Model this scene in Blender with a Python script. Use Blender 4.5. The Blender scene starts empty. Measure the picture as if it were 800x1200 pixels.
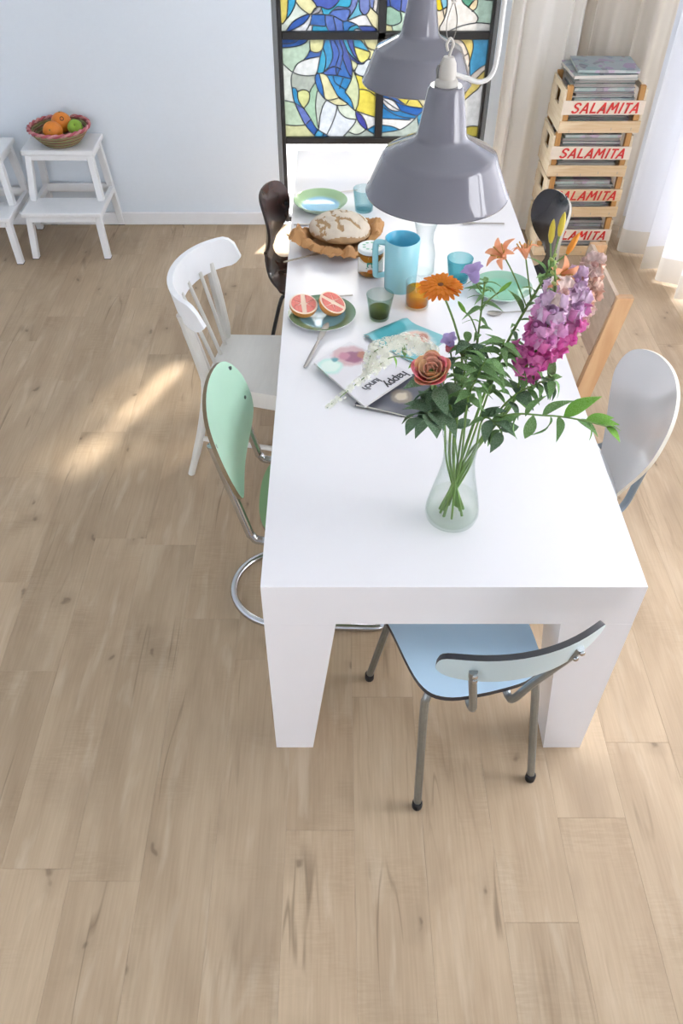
import bpy, bmesh, math, random
from math import sin, cos, pi, radians, sqrt
from mathutils import Vector, Matrix, noise
from mathutils.geometry import delaunay_2d_cdt

# ------------------------------------------------------------------ camera, world, sun, exposure
scene = bpy.context.scene
COL = scene.collection
CAM_H, F_PX, CX, CY, PITCH = 2.18, 944.0, 392.0, 600.0, radians(45)
cam = bpy.data.cameras.new('camera')
cam.sensor_fit = 'VERTICAL'; cam.sensor_height = 36; cam.sensor_width = 24
cam.lens = F_PX / 1200 * 36
cam.shift_x = (400 - CX) / 1200
cam.clip_start = 0.05
camo = bpy.data.objects.new('camera', cam); COL.objects.link(camo)
camo.location = (0, 0, CAM_H); camo.rotation_euler = (pi/2 - PITCH, 0, 0)
scene.camera = camo

vs = scene.view_settings
vs.view_transform = 'Standard'; vs.look = 'None'; vs.gamma = 1; vs.use_curve_mapping = False
vs.exposure = 0.17
scene.cycles.transparent_max_bounces = 24

world = bpy.data.worlds.new('daylight'); scene.world = world; world.use_nodes = True
bg = world.node_tree.nodes['Background']
bg.inputs[0].default_value = (0.945, 0.955, 1.0, 1); bg.inputs[1].default_value = 7.0

sun = bpy.data.lights.new('sun', 'SUN'); sun.energy = 14.0; sun.angle = radians(2.6); sun.color = (1, .93, .82)
suno = bpy.data.objects.new('sun', sun); COL.objects.link(suno)
el = radians(43)
sd = Vector((-.41*cos(el), -.912*cos(el), -sin(el)))
suno.rotation_euler = sd.to_track_quat('-Z', 'Y').to_euler(); suno.location = (2.5, 9, 6)

rnd = random.Random(7)

def at(x, y, Y):
    """photo measurement -> the point at distance Y into the room"""
    dy = (F_PX - (y - CY)) * sqrt(.5); dz = -(F_PX + (y - CY)) * sqrt(.5)
    t = Y / dy
    return Vector(((x - CX) * t, Y, CAM_H + dz * t))

# ------------------------------------------------------------------ helpers: materials
def lin(h):
    if isinstance(h, str):
        h = h.lstrip('#'); c = [int(h[i:i+2], 16) / 255 for i in (0, 2, 4)]
    else: c = h
    return tuple((v/12.92 if v <= .04045 else ((v+.055)/1.055)**2.4) for v in c) + (1,)

MATS = {}
def mat(name, col, rough=.5, metal=0., var=.06, scale=30., bump=0., stretch=(1, 1, 1), **kw):
    if name in MATS: return MATS[name]
    m = bpy.data.materials.new(name); m.use_nodes = True
    nt = m.node_tree; N = nt.nodes; L = nt.links
    b = N['Principled BSDF']
    b.inputs['Roughness'].default_value = rough; b.inputs['Metallic'].default_value = metal
    tc = N.new('ShaderNodeTexCoord'); mp = N.new('ShaderNodeMapping'); mp.inputs['Scale'].default_value = stretch
    nz = N.new('ShaderNodeTexNoise'); nz.inputs['Scale'].default_value = scale; nz.inputs['Detail'].default_value = 4
    L.new(tc.outputs['Object'], mp.inputs[0]); L.new(mp.outputs[0], nz.inputs['Vector'])
    mx = N.new('ShaderNodeMix'); mx.data_type = 'RGBA'
    c = lin(col)
    mx.inputs[6].default_value = tuple(v*(1-var) for v in c[:3]) + (1,)
    mx.inputs[7].default_value = tuple(min(1, v*(1+var)) for v in c[:3]) + (1,)
    L.new(nz.outputs['Fac'], mx.inputs[0]); L.new(mx.outputs[2], b.inputs['Base Color'])
    if bump:
        bp = N.new('ShaderNodeBump'); bp.inputs['Strength'].default_value = bump; bp.inputs['Distance'].default_value = .004
        L.new(nz.outputs['Fac'], bp.inputs['Height']); L.new(bp.outputs[0], b.inputs['Normal'])
    for k, v in kw.items(): b.inputs[k.replace('_', ' ')].default_value = v
    MATS[name] = m
    return m

def wood(name, c1, c2, rough=.45, scale=8., stretch=(9, 1, 9)):
    """grain along local y of the mapped coordinates"""
    if name in MATS: return MATS[name]
    m = bpy.data.materials.new(name); m.use_nodes = True
    nt = m.node_tree; N = nt.nodes; L = nt.links; b = N['Principled BSDF']
    b.inputs['Roughness'].default_value = rough
    tc = N.new('ShaderNodeTexCoord'); mp = N.new('ShaderNodeMapping'); mp.inputs['Scale'].default_value = stretch
    nz = N.new('ShaderNodeTexNoise'); nz.inputs['Scale'].default_value = scale; nz.inputs['Detail'].default_value = 6
    nz.inputs['Distortion'].default_value = .6
    rp = N.new('ShaderNodeValToRGB'); rp.color_ramp.elements[0].position = .3; rp.color_ramp.elements[1].position = .7
    rp.color_ramp.elements[0].color = lin(c1); rp.color_ramp.elements[1].color = lin(c2)
    L.new(tc.outputs['Object'], mp.inputs[0]); L.new(mp.outputs[0], nz.inputs['Vector'])
    L.new(nz.outputs['Fac'], rp.inputs[0]); L.new(rp.outputs[0], b.inputs['Base Color'])
    MATS[name] = m
    return m

def glass(name, col, edge=None, gloss=.06, rough=.02, dens=1.0):
    """thin tinted glass: tinted transparency, denser at grazing angles, with a Fresnel reflection"""
    if name in MATS: return MATS[name]
    m = bpy.data.materials.new(name); m.use_nodes = True
    nt = m.node_tree; N = nt.nodes; L = nt.links; N.remove(N['Principled BSDF'])
    out = N['Material Output']
    lw = N.new('ShaderNodeLayerWeight'); lw.inputs['Blend'].default_value = .55
    mx = N.new('ShaderNodeMix'); mx.data_type = 'RGBA'
    mx.inputs[6].default_value = tuple(v**.45 for v in lin(col)); mx.inputs[7].default_value = tuple(v**.6 for v in lin(edge or col))     # every ray crosses several faces
    L.new(lw.outputs['Facing'], mx.inputs[0])
    tr = N.new('ShaderNodeBsdfTransparent'); L.new(mx.outputs[2], tr.inputs[0])
    gl = N.new('ShaderNodeBsdfGlossy'); gl.inputs['Roughness'].default_value = rough
    pw = N.new('ShaderNodeMath'); pw.operation = 'POWER'; pw.inputs[1].default_value = 4.; L.new(lw.outputs['Facing'], pw.inputs[0])
    fr = N.new('ShaderNodeMath'); fr.operation = 'MULTIPLY_ADD'; fr.inputs[1].default_value = .45; fr.inputs[2].default_value = .015; L.new(pw.outputs[0], fr.inputs[0])
    ms = N.new('ShaderNodeMixShader')
    L.new(fr.outputs[0], ms.inputs[0]); L.new(tr.outputs[0], ms.inputs[1]); L.new(gl.outputs[0], ms.inputs[2])
    L.new(ms.outputs[0], out.inputs['Surface'])
    MATS[name] = m
    return m

def cloth(name, col, trans=.45, clear=0., scale=400.):
    """woven fabric that lets light through"""
    if name in MATS: return MATS[name]
    m = bpy.data.materials.new(name); m.use_nodes = True
    nt = m.node_tree; N = nt.nodes; L = nt.links; N.remove(N['Principled BSDF'])
    out = N['Material Output']
    nz = N.new('ShaderNodeTexNoise'); nz.inputs['Scale'].default_value = scale
    mx = N.new('ShaderNodeMix'); mx.data_type = 'RGBA'; c = lin(col)
    mx.inputs[6].default_value = tuple(v*.95 for v in c[:3]) + (1,); mx.inputs[7].default_value = c
    L.new(nz.outputs['Fac'], mx.inputs[0])
    df = N.new('ShaderNodeBsdfDiffuse'); tl = N.new('ShaderNodeBsdfTranslucent')
    L.new(mx.outputs[2], df.inputs[0]); L.new(mx.outputs[2], tl.inputs[0])
    a = N.new('ShaderNodeMixShader'); a.inputs[0].default_value = trans
    L.new(df.outputs[0], a.inputs[1]); L.new(tl.outputs[0], a.inputs[2])
    t = N.new('ShaderNodeBsdfTransparent'); b = N.new('ShaderNodeMixShader'); b.inputs[0].default_value = clear
    L.new(a.outputs[0], b.inputs[1]); L.new(t.outputs[0], b.inputs[2]); L.new(b.outputs[0], out.inputs['Surface'])
    MATS[name] = m
    return m

def petalm(name, col, var=.2, scale=40., trans=.35):
    """thin petal: colour mottled by noise, partly translucent"""
    if name in MATS: return MATS[name]
    m = bpy.data.materials.new(name); m.use_nodes = True
    nt = m.node_tree; N = nt.nodes; L = nt.links; N.remove(N['Principled BSDF'])
    tc = N.new('ShaderNodeTexCoord'); nz = N.new('ShaderNodeTexNoise'); nz.inputs['Scale'].default_value = scale
    L.new(tc.outputs['Object'], nz.inputs['Vector'])
    rp = N.new('ShaderNodeValToRGB'); c = lin(col)
    rp.color_ramp.elements[0].position = .3; rp.color_ramp.elements[1].position = .7
    rp.color_ramp.elements[0].color = tuple(v*(1-var) for v in c[:3]) + (1,); rp.color_ramp.elements[1].color = tuple(min(1, v+(1-v)*var*.7) for v in c[:3]) + (1,)
    L.new(nz.outputs['Fac'], rp.inputs[0])
    df = N.new('ShaderNodeBsdfDiffuse'); tl = N.new('ShaderNodeBsdfTranslucent'); a = N.new('ShaderNodeMixShader'); a.inputs[0].default_value = trans
    L.new(rp.outputs[0], df.inputs[0]); L.new(rp.outputs[0], tl.inputs[0]); L.new(df.outputs[0], a.inputs[1]); L.new(tl.outputs[0], a.inputs[2])
    L.new(a.outputs[0], N['Material Output'].inputs['Surface'])
    MATS[name] = m
    return m

def stained(name, col, clear=.18, var=.25, dim=.34):
    """stained glass: glowing translucent colour, a little see-through, shiny skin"""
    if name in MATS: return MATS[name]
    m = bpy.data.materials.new(name); m.use_nodes = True
    nt = m.node_tree; N = nt.nodes; L = nt.links; N.remove(N['Principled BSDF'])
    out = N['Material Output']
    tc = N.new('ShaderNodeTexCoord')
    nz = N.new('ShaderNodeTexNoise'); nz.inputs['Scale'].default_value = 45; nz.inputs['Detail'].default_value = 5
    L.new(tc.outputs['Object'], nz.inputs['Vector'])
    mx = N.new('ShaderNodeMix'); mx.data_type = 'RGBA'; c = [dim*v**.42 for v in lin(col)]      # light passes two faces
    mx.inputs[6].default_value = tuple(v*(1-var) for v in c[:3]) + (1,)
    mx.inputs[7].default_value = tuple(min(1, v*(1+var)+.02) for v in c[:3]) + (1,)
    L.new(nz.outputs['Fac'], mx.inputs[0])
    tl = N.new('ShaderNodeBsdfTranslucent'); tr = N.new('ShaderNodeBsdfTransparent'); gl = N.new('ShaderNodeBsdfGlossy')
    gl.inputs['Roughness'].default_value = .15
    L.new(mx.outputs[2], tl.inputs[0]); L.new(mx.outputs[2], tr.inputs[0])
    a = N.new('ShaderNodeMixShader'); a.inputs[0].default_value = clear
    L.new(tl.outputs[0], a.inputs[1]); L.new(tr.outputs[0], a.inputs[2])
    b = N.new('ShaderNodeMixShader'); b.inputs[0].default_value = .04
    L.new(a.outputs[0], b.inputs[1]); L.new(gl.outputs[0], b.inputs[2]); L.new(b.outputs[0], out.inputs['Surface'])
    MATS[name] = m
    return m

# ------------------------------------------------------------------ helpers: geometry
def cr(pts, n=6, closed=False):
    """Catmull-Rom through points of any dimension"""
    P = [Vector(p) for p in pts]; k = len(P); out = []
    for i in range(k if closed else k-1):
        if closed: a, b, c, d = P[(i-1) % k], P[i], P[(i+1) % k], P[(i+2) % k]
        else: a, b, c, d = P[max(i-1, 0)], P[i], P[i+1], P[min(i+2, k-1)]
        for j in range(n):
            t = j/n
            out.append(.5*((2*b) + (c-a)*t + (2*a-5*b+4*c-d)*t*t + (3*b-a-3*c+d)*t**3))
    if not closed: out.append(P[-1])
    return out

def rrect(w, h, r, n=5, cx=0, cy=0):
    o = []
    for sx, sy, a0 in ((1, 1, 0), (-1, 1, pi/2), (-1, -1, pi), (1, -1, 1.5*pi)):
        for i in range(n+1):
            a = a0 + i/n*pi/2
            o.append((cx + sx*(w/2-r) + r*cos(a), cy + sy*(h/2-r) + r*sin(a)))
    return o

class B:
    def __init__(s): s.v = []; s.f = []; s.m = []
    def add(s, V, F, mi=0, M=None):
        k = len(s.v)
        s.v += [tuple((M @ Vector(p)) if M else p) for p in V]
        s.f += [tuple(i+k for i in f) for f in F]; s.m += [mi]*len(F)
        return s
    def box(s, c, d, bev=0., mi=0, M=None):
        hx, hy, hz = d[0]/2, d[1]/2, d[2]/2; cx, cy, cz = c
        if bev <= 0:
            V = [(cx+x*hx, cy+y*hy, cz+z*hz) for x in (-1, 1) for y in (-1, 1) for z in (-1, 1)]
            return s.add(V, [(0,1,3,2), (4,6,7,5), (0,4,5,1), (2,3,7,6), (0,2,6,4), (1,5,7,3)], mi, M)
        V = []; I = {}
        for x in (-1, 1):
            for y in (-1, 1):
                for z in (-1, 1):
                    for a in range(3):
                        q = [x*hx, y*hy, z*hz]
                        for b in range(3):
                            if b != a: q[b] -= (x, y, z)[b]*bev
                        I[x, y, z, a] = len(V); V.append((cx+q[0], cy+q[1], cz+q[2]))
        F = []
        for a in range(3):
            for sg in (-1, 1):
                k = []
                for p, q in ((-1, -1), (1, -1), (1, 1), (-1, 1)):
                    t = [0, 0, 0]; t[a] = sg; t[(a+1) % 3] = p; t[(a+2) % 3] = q
                    k.append(I[t[0], t[1], t[2], a])
                F.append(tuple(k if sg > 0 else k[::-1]))
        for a in range(3):
            b, c2 = (a+1) % 3, (a+2) % 3
            for p in (-1, 1):
                for q in (-1, 1):
                    def id_(e, ax):
                        t = [0, 0, 0]; t[a] = e; t[b] = p; t[c2] = q
                        return I[t[0], t[1], t[2], ax]
                    k = [id_(-1, b), id_(1, b), id_(1, c2), id_(-1, c2)]
                    F.append(tuple(k[::-1] if p*q > 0 else k))
        for x in (-1, 1):
            for y in (-1, 1):
                for z in (-1, 1):
                    k = [I[x, y, z, 0], I[x, y, z, 1], I[x, y, z, 2]]
                    F.append(tuple(k if x*y*z > 0 else k[::-1]))
        return s.add(V, F, mi, M)
    def hexa(s, bot, top, mi=0):
        """8-corner block from 4 bottom + 4 top points, counter-clockwise seen from above"""
        return s.add(list(bot)+list(top), [(3,2,1,0), (4,5,6,7), (0,1,5,4), (1,2,6,5), (2,3,7,6), (3,0,4,7)], mi)
    def bar(s, a, b, w, d, up=(0, 0, 1), mi=0, bev=0.):
        """straight rectangular bar a->b, w across, d along 'up'"""
        a, b = Vector(a), Vector(b); z = (b-a); L = z.length; z.normalize()
        x = Vector(up).cross(z); 
        if x.length < 1e-5: x = Vector((1, 0, 0)).cross(z)
        x.normalize(); y = z.cross(x)
        M = Matrix(((x.x, y.x, z.x, a.x), (x.y, y.y, z.y, a.y), (x.z, y.z, z.z, a.z), (0, 0, 0, 1)))
        return s.box((0, 0, L/2), (w, d, L), bev, mi, M)
    def tube(s, pts, r, n=8, mi=0, closed=False, flat=1.):
        P = [Vector(p) for p in pts]; k = len(P)
        R = r if isinstance(r, (list, tuple)) else [r]*k
        V = []; F = []; x = None
        for i in range(k):
            if closed: t = P[(i+1) % k] - P[i-1]
            else: t = P[min(i+1, k-1)] - P[max(i-1, 0)]
            if t.length < 1e-9: t = Vector((0, 0, 1))
            t.normalize()
            if x is None:
                x = t.orthogonal() if abs(t.z) > .9 or flat == 1. else Vector((0, 0, 1)).cross(t)
            x = x - t*x.dot(t); x.normalize(); y = t.cross(x)
            V += [P[i] + R[i]*(cos(2*pi*j/n)*x + flat*sin(2*pi*j/n)*y) for j in range(n)]
        for i in range(k if closed else k-1):
            a = i*n; b = ((i+1) % k)*n
            F += [(a+j, a+(j+1) % n, b+(j+1) % n, b+j) for j in range(n)]
        if not closed: F += [tuple(range(n-1, -1, -1)), tuple((k-1)*n+j for j in range(n))]
        return s.add(V, F, mi)
    def lathe(s, prof, n=24, mi=0, M=None, wob=None, mis=None):
        V = []; F = []; ids = []
        for k, (r, z) in enumerate(prof):
            if r < 1e-6: ids.append([len(V)]); V.append((0, 0, z))
            else:
                ids.append(list(range(len(V), len(V)+n)))
                for j in range(n):
                    a = 2*pi*j/n; q = r*(wob(a, z) if wob else 1)
                    V.append((q*cos(a), q*sin(a), z))
        base = len(s.m)
        FM = []
        for k in range(len(prof)-1):
            A, C = ids[k], ids[k+1]
            if len(A) == 1 and len(C) == 1: continue
            for j in range(n):
                if len(A) == 1: F.append((A[0], C[j], C[(j+1) % n]))
                elif len(C) == 1: F.append((A[j], A[(j+1) % n], C[0]))
                else: F.append((A[j], A[(j+1) % n], C[(j+1) % n], C[j]))
                FM.append(mis[k] if mis else mi)
        s.add(V, F, mi, M); s.m[base:] = FM
        return s
    def ell(s, c, r, n=12, m=8, mi=0, M=None, wob=None):
        prof = [(sin(pi*i/m), -cos(pi*i/m)) for i in range(m+1)]
        prof[0] = (0, -1); prof[-1] = (0, 1)
        k = len(s.v); s.lathe(prof, n, mi)
        for i in range(k, len(s.v)):
            p = Vector(s.v[i])
            if wob: p = p*wob(p)
            p = Vector((c[0]+p.x*r[0], c[1]+p.y*r[1], c[2]+p.z*r[2]))
            s.v[i] = tuple(M @ p) if M else tuple(p)
        return s
    def prism(s, poly, z0, z1, mi=0, M=None):
        n = len(poly)
        V = [(p[0], p[1], z0) for p in poly] + [(p[0], p[1], z1) for p in poly]
        F = [tuple(range(n-1, -1, -1)), tuple(range(n, 2*n))] + [(i, (i+1) % n, n+(i+1) % n, n+i) for i in range(n)]
        return s.add(V, F, mi, M)
    def plate(s, outline, fn, t, grid=.03, mi=0, me=None, both=None):
        """a curved panel: outline in (u,v), mapped by fn(u,v)->Vector, thickness t behind the surface"""
        O = [Vector((p[0], p[1])) for p in outline]; n = len(O)
        area = sum(O[i].x*O[(i+1) % n].y - O[(i+1) % n].x*O[i].y for i in range(n))
        if area < 0: O = O[::-1]
        P = list(O)
        x0, x1 = min(p.x for p in O), max(p.x for p in O); y0, y1 = min(p.y for p in O), max(p.y for p in O)
        def inside(q):
            c = False
            for i in range(n):
                a, b = O[i], O[i-1]
                if (a.y > q.y) != (b.y > q.y) and q.x < (b.x-a.x)*(q.y-a.y)/(b.y-a.y)+a.x: c = not c
            return c
        nx = max(1, int((x1-x0)/grid)); ny = max(1, int((y1-y0)/grid))
        for i in range(1, nx):
            for j in range(1, ny):
                q = Vector((x0+(x1-x0)*i/nx, y0+(y1-y0)*j/ny))
                if inside(q) and min((q-o).length for o in O) > grid*.35: P.append(q)
        r = delaunay_2d_cdt(P, [(i, (i+1) % n) for i in range(n)], [], 1, 1e-6)
        vv, ee, ff = r[0], r[1], r[2]
        e = 1e-3; T = []; Bo = []
        for q in vv:
            p = Vector(fn(q.x, q.y)); du = Vector(fn(q.x+e, q.y))-p; dv = Vector(fn(q.x, q.y+e))-p
            nn = du.cross(dv)
            nn = nn.normalized() if nn.length > 0 else Vector((0, 0, 1))
            T.append(p); Bo.append(p-nn*t)
        k = len(T); FT = [tuple(f) for f in ff]
        cnt = {}
        for f in FT:
            for i in range(len(f)): cnt[(f[i], f[(i+1) % len(f)])] = 1
        side = [(b, a, a+k, b+k) for (a, b) in cnt if (b, a) not in cnt]
        base = len(s.m)
        s.add(T+Bo, FT + [tuple(i+k for i in f[::-1]) for f in FT] + side, mi)
        if both is not None:
            for i in range(base+len(FT), base+2*len(FT)): s.m[i] = both
        if me is not None:
            for i in range(base+2*len(FT), len(s.m)): s.m[i] = me
        return s
    def mesh(s, name, mats, ang=35):
        me = bpy.data.meshes.new(name); me.from_pydata(s.v, [], s.f)
        for m in (mats if isinstance(mats, (list, tuple)) else [mats]): me.materials.append(m)
        if any(s.m): me.polygons.foreach_set('material_index', s.m)
        if ang is None: pass
        else:
            me.polygons.foreach_set('use_smooth', [True]*len(me.polygons))
            me.set_sharp_from_angle(angle=radians(ang))
        me.update()
        return me
    def build(s, name, mats, parent=None, ang=35):
        return link(name, s.mesh(name, mats, ang), parent)

def link(name, data, parent=None, M=None):
    o = bpy.data.objects.new(name, data); COL.objects.link(o)
    if parent: o.parent = parent
    if M is not None: o.matrix_local = M
    return o
def tag(o, label, cat, group=None, kind=None):
    o['label'] = label; o['category'] = cat
    if group: o['group'] = group
    if kind: o['kind'] = kind
    return o
def thing(name, label, cat, loc=(0, 0, 0), rz=0, group=None):
    o = link(name, None); o.location = loc; o.rotation_euler = (0, 0, rz); o.empty_display_size = .05
    return tag(o, label, cat, group)
def struct(o): o['kind'] = 'structure'; return o
def frame(p, z, x=None):
    """matrix with local z along z, placed at p"""
    z = Vector(z).normalized()
    x = Vector(x) if x is not None else z.orthogonal()
    x = x - z*x.dot(z)
    if x.length < 1e-6: x = z.orthogonal()
    x.normalize(); y = z.cross(x)
    return Matrix(((x.x, y.x, z.x, p[0]), (x.y, y.y, z.y, p[1]), (x.z, y.z, z.z, p[2]), (0, 0, 0, 1)))
def text_mesh(body, size, material, shear=0., offset=0., extrude=.0008, spacing=1., align='CENTER'):
    cu = bpy.data.curves.new('lettering', 'FONT'); cu.body = body; cu.size = size; cu.shear = shear
    cu.offset = offset; cu.extrude = extrude; cu.space_character = spacing; cu.align_x = align; cu.align_y = 'CENTER'
    cu.resolution_u = 3
    o = bpy.data.objects.new('lettering', cu); COL.objects.link(o)
    me = bpy.data.meshes.new_from_object(o.evaluated_get(bpy.context.evaluated_depsgraph_get()))
    bpy.data.objects.remove(o); bpy.data.curves.remove(cu)
    me.materials.clear(); me.materials.append(material)
    return me

# ------------------------------------------------------------------ common materials
WALLM = mat('wall_paint', '#eaf2fa', .85, var=.015, scale=60, bump=.05)
WHITE_LAC = mat('white_lacquer', '#efedf0', .22, var=.01, scale=8)
WHITE_PAINT = mat('white_paint', '#f3f4f6', .4, var=.03, scale=25)
WORN_PAINT = mat('worn_white_paint', '#dedcd6', .45, var=.06, scale=14, stretch=(1, 6, 1))
CHROME = mat('chrome', '#c9ccd0', .16, 1, var=.03, scale=40)
GREYSTEEL = mat('dull_steel', '#9aa0a3', .35, 1, var=.12, scale=60)
BLACKSTEEL = mat('black_steel', '#2a2a2c', .45, var=.1, scale=30)
GREYJAMB = mat('grey_steel_jamb', '#7d8184', .4, var=.05, scale=30)
RUBBER = mat('black_rubber', '#17171a', .6)
STEELCUT = mat('cutlery_steel', '#b4ada6', .3, 1, var=.05)
GREENLEAF = petalm('leaf_green', '#7aad58', .3, 35, .25)
DARKLEAF = petalm('leaf_dark', '#4f7a48', .3, 35, .2)
LIMELEAF = petalm('leaf_lime', '#8cc250', .15, 35, .35)
STEMG = mat('stem_green', '#6f9148', .5, var=.2, scale=40)

# ------------------------------------------------------------------ floor of separate planks
def plank_material():
    m = bpy.data.materials.new('oak_plank'); m.use_nodes = True
    nt = m.node_tree; N = nt.nodes; L = nt.links; b = N['Principled BSDF']
    oi = N.new('ShaderNodeObjectInfo'); tc = N.new('ShaderNodeTexCoord')
    mul = N.new('ShaderNodeMath'); mul.operation = 'MULTIPLY'; mul.inputs[1].default_value = 37.
    L.new(oi.outputs['Random'], mul.inputs[0])
    cmb = N.new('ShaderNodeCombineXYZ'); L.new(mul.outputs[0], cmb.inputs[0]); L.new(mul.outputs[0], cmb.inputs[1])
    add = N.new('ShaderNodeVectorMath'); L.new(tc.outputs['Object'], add.inputs[0]); L.new(cmb.outputs[0], add.inputs[1])
    def nz(sc, st, det=5, dist=0.):
        mp = N.new('ShaderNodeMapping'); mp.inputs['Scale'].default_value = st; L.new(add.outputs[0], mp.inputs[0])
        n = N.new('ShaderNodeTexNoise'); n.inputs['Scale'].default_value = sc; n.inputs['Detail'].default_value = det
        n.inputs['Distortion'].default_value = dist; L.new(mp.outputs[0], n.inputs['Vector']); return n
    def ramp(src, p0, p1, c0, c1):
        r = N.new('ShaderNodeValToRGB'); r.color_ramp.elements[0].position = p0; r.color_ramp.elements[1].position = p1
        r.color_ramp.elements[0].color = c0; r.color_ramp.elements[1].color = c1; L.new(src, r.inputs[0]); return r
    def mix(mode, fac, a, bb):
        x = N.new('ShaderNodeMix'); x.data_type = 'RGBA'; x.blend_type = mode
        if isinstance(fac, float): x.inputs[0].default_value = fac
        else: L.new(fac, x.inputs[0])
        for i, s_ in ((6, a), (7, bb)):
            if isinstance(s_, tuple): x.inputs[i].default_value = s_
            else: L.new(s_, x.inputs[i])
        return x.outputs[2]
    broad = nz(2.4, (2.6, .55, 1), 4, .9)
    base = ramp(broad.outputs['Fac'], .28, .74, lin('#b19a7f'), lin('#c8b296')).outputs[0]
    fine = nz(16., (9, .35, 1), 6, .2)
    c = mix('MULTIPLY', .22, base, ramp(fine.outputs['Fac'], .3, .65, (.62, .58, .53, 1), (1.08, 1.07, 1.06, 1)).outputs[0])
    # pale lime-washed streaks and dull patches
    c = mix('MIX', ramp(nz(5., (3.5, .6, 1), 4, .5).outputs['Fac'], .56, .74, (0, 0, 0, 1), (.42, .42, .42, 1)).outputs[0], c, lin('#d9c8b0'))
    c = mix('MIX', ramp(nz(2.3, (1.6, .9, 1), 3, .6).outputs['Fac'], .56, .80, (0, 0, 0, 1), (.45, .45, .45, 1)).outputs[0], c, lin('#8f7b66'))
    # short saw marks across the plank, in patches
    saw = nz(60., (.35, 3, 1), 2)
    sg = ramp(nz(4., (1, 1, 1), 2).outputs['Fac'], .5, .7, (0, 0, 0, 1), (.22, .22, .22, 1)).outputs[0]
    c = mix('MULTIPLY', sg, c, ramp(saw.outputs['Fac'], .42, .6, (.62, .58, .52, 1), (1, 1, 1, 1)).outputs[0])
    # long cracks along the grain
    def crack(sc, st, lo, hi, w, k, g0, g1):
        ck = nz(sc, st, 3, .25)
        sub = N.new('ShaderNodeMath'); sub.operation = 'SUBTRACT'; sub.inputs[1].default_value = .5; L.new(ck.outputs['Fac'], sub.inputs[0])
        ab = N.new('ShaderNodeMath'); ab.operation = 'ABSOLUTE'; L.new(sub.outputs[0], ab.inputs[0])
        line = ramp(ab.outputs[0], .0, w, (k, k, k, 1), (0, 0, 0, 1)).outputs[0]
        gate = ramp(nz(g0, (2.2, .8, 1), 2).outputs['Fac'], lo, hi, (0, 0, 0, 1), (1, 1, 1, 1)).outputs[0]
        return mix('MULTIPLY', 1., line, gate)
    c = mix('MIX', crack(2.0, (4.2, .26, 1), .56, .64, .012, .6, 2.2, 0), c, lin('#6d5a46'))
    c = mix('MIX', crack(3.1, (5.0, .35, 1), .54, .64, .03, .22, 1.7, 0), c, lin('#7a6650'))
    # knots: dark heart in a soft grey halo
    mp = N.new('ShaderNodeMapping'); mp.inputs['Scale'].default_value = (3.0, 1.7, 1); L.new(add.outputs[0], mp.inputs[0])
    wd = N.new('ShaderNodeVectorMath'); wd.operation = 'MULTIPLY_ADD'; wd.inputs[1].default_value = (.25, .25, 0); L.new(nz(9., (1, 1, 1), 3).outputs['Color'], wd.inputs[0]); L.new(mp.outputs[0], wd.inputs[2])
    vo = N.new('ShaderNodeTexVoronoi'); vo.voronoi_dimensions = '2D'; vo.inputs['Scale'].default_value = 1.25; vo.inputs['Randomness'].default_value = 1.; L.new(wd.outputs[0], vo.inputs['Vector'])
    c = mix('MIX', ramp(vo.outputs['Distance'], .02, .13, (.30, .30, .30, 1), (0, 0, 0, 1)).outputs[0], c, lin('#8f7c66'))
    c = mix('MIX', ramp(vo.outputs['Distance'], .012, .036, (.5, .5, .5, 1), (0, 0, 0, 1)).outputs[0], c, lin('#5f4e3d'))
    # each plank its own tone
    tone = ramp(oi.outputs['Random'], 0., 1., (.90, .895, .885, 1), (1.06, 1.055, 1.05, 1)).outputs[0]
    c = mix('MULTIPLY', 1., c, tone)
    L.new(c, b.inputs['Base Color']); b.inputs['Roughness'].default_value = .5
    b.inputs['Specular IOR Level'].default_value = .35
    bp = N.new('ShaderNodeBump'); bp.inputs['Strength'].default_value = .12; bp.inputs['Distance'].default_value = .002
    L.new(fine.outputs['Fac'], bp.inputs['Height']); L.new(bp.outputs[0], b.inputs['Normal'])
    return m
PLANK = plank_material()
WX0, WX1, WY0, WYB, CEIL = -2.6, 2.05, -1.6, 4.61, 2.8
floor = struct(B().box(((WX0+WX1)/2, (WY0+WYB)/2, -.06), (WX1-WX0, WYB-WY0, .08), 0).build('floor', mat('subfloor', '#5d4c3a', .8)))
PW, PL, TH = .188, 1.2, .02
known = {0: 1.365, -1: .945, -2: 1.505, -4: 2.01, -6: 1.462, -7: 3.03, 2: .708, 4: 1.21, 5: 2.3, 1: 1.62, 3: .98}
cache = {}
for k in range(-17, 12):
    x0, x1 = .054+PW*k, .054+PW*(k+1)
    if x1 <= WX0+.01 or x0 >= WX1-.01: continue
    x0, x1 = max(x0, WX0), min(x1, WX1)
    j = known.get(k, rnd.uniform(0, PL)); y = j
    while y > WY0: y -= PL
    while y < WYB-.01:
        a, b_ = max(y, WY0), min(y+PL, WYB-.001)
        if b_-a > .02:
            key = (round(x1-x0, 3), round(b_-a, 3))
            if key not in cache:
                cache[key] = B().box((0, 0, 0), (key[0]-.0002, key[1]-.0003, TH), .0005).mesh('plank', PLANK, 20)
            o = link('plank', cache[key], floor); o.location = ((x0+x1)/2, (a+b_)/2, -TH/2 + rnd.uniform(-.0002, 0))
        y += PL

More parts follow.
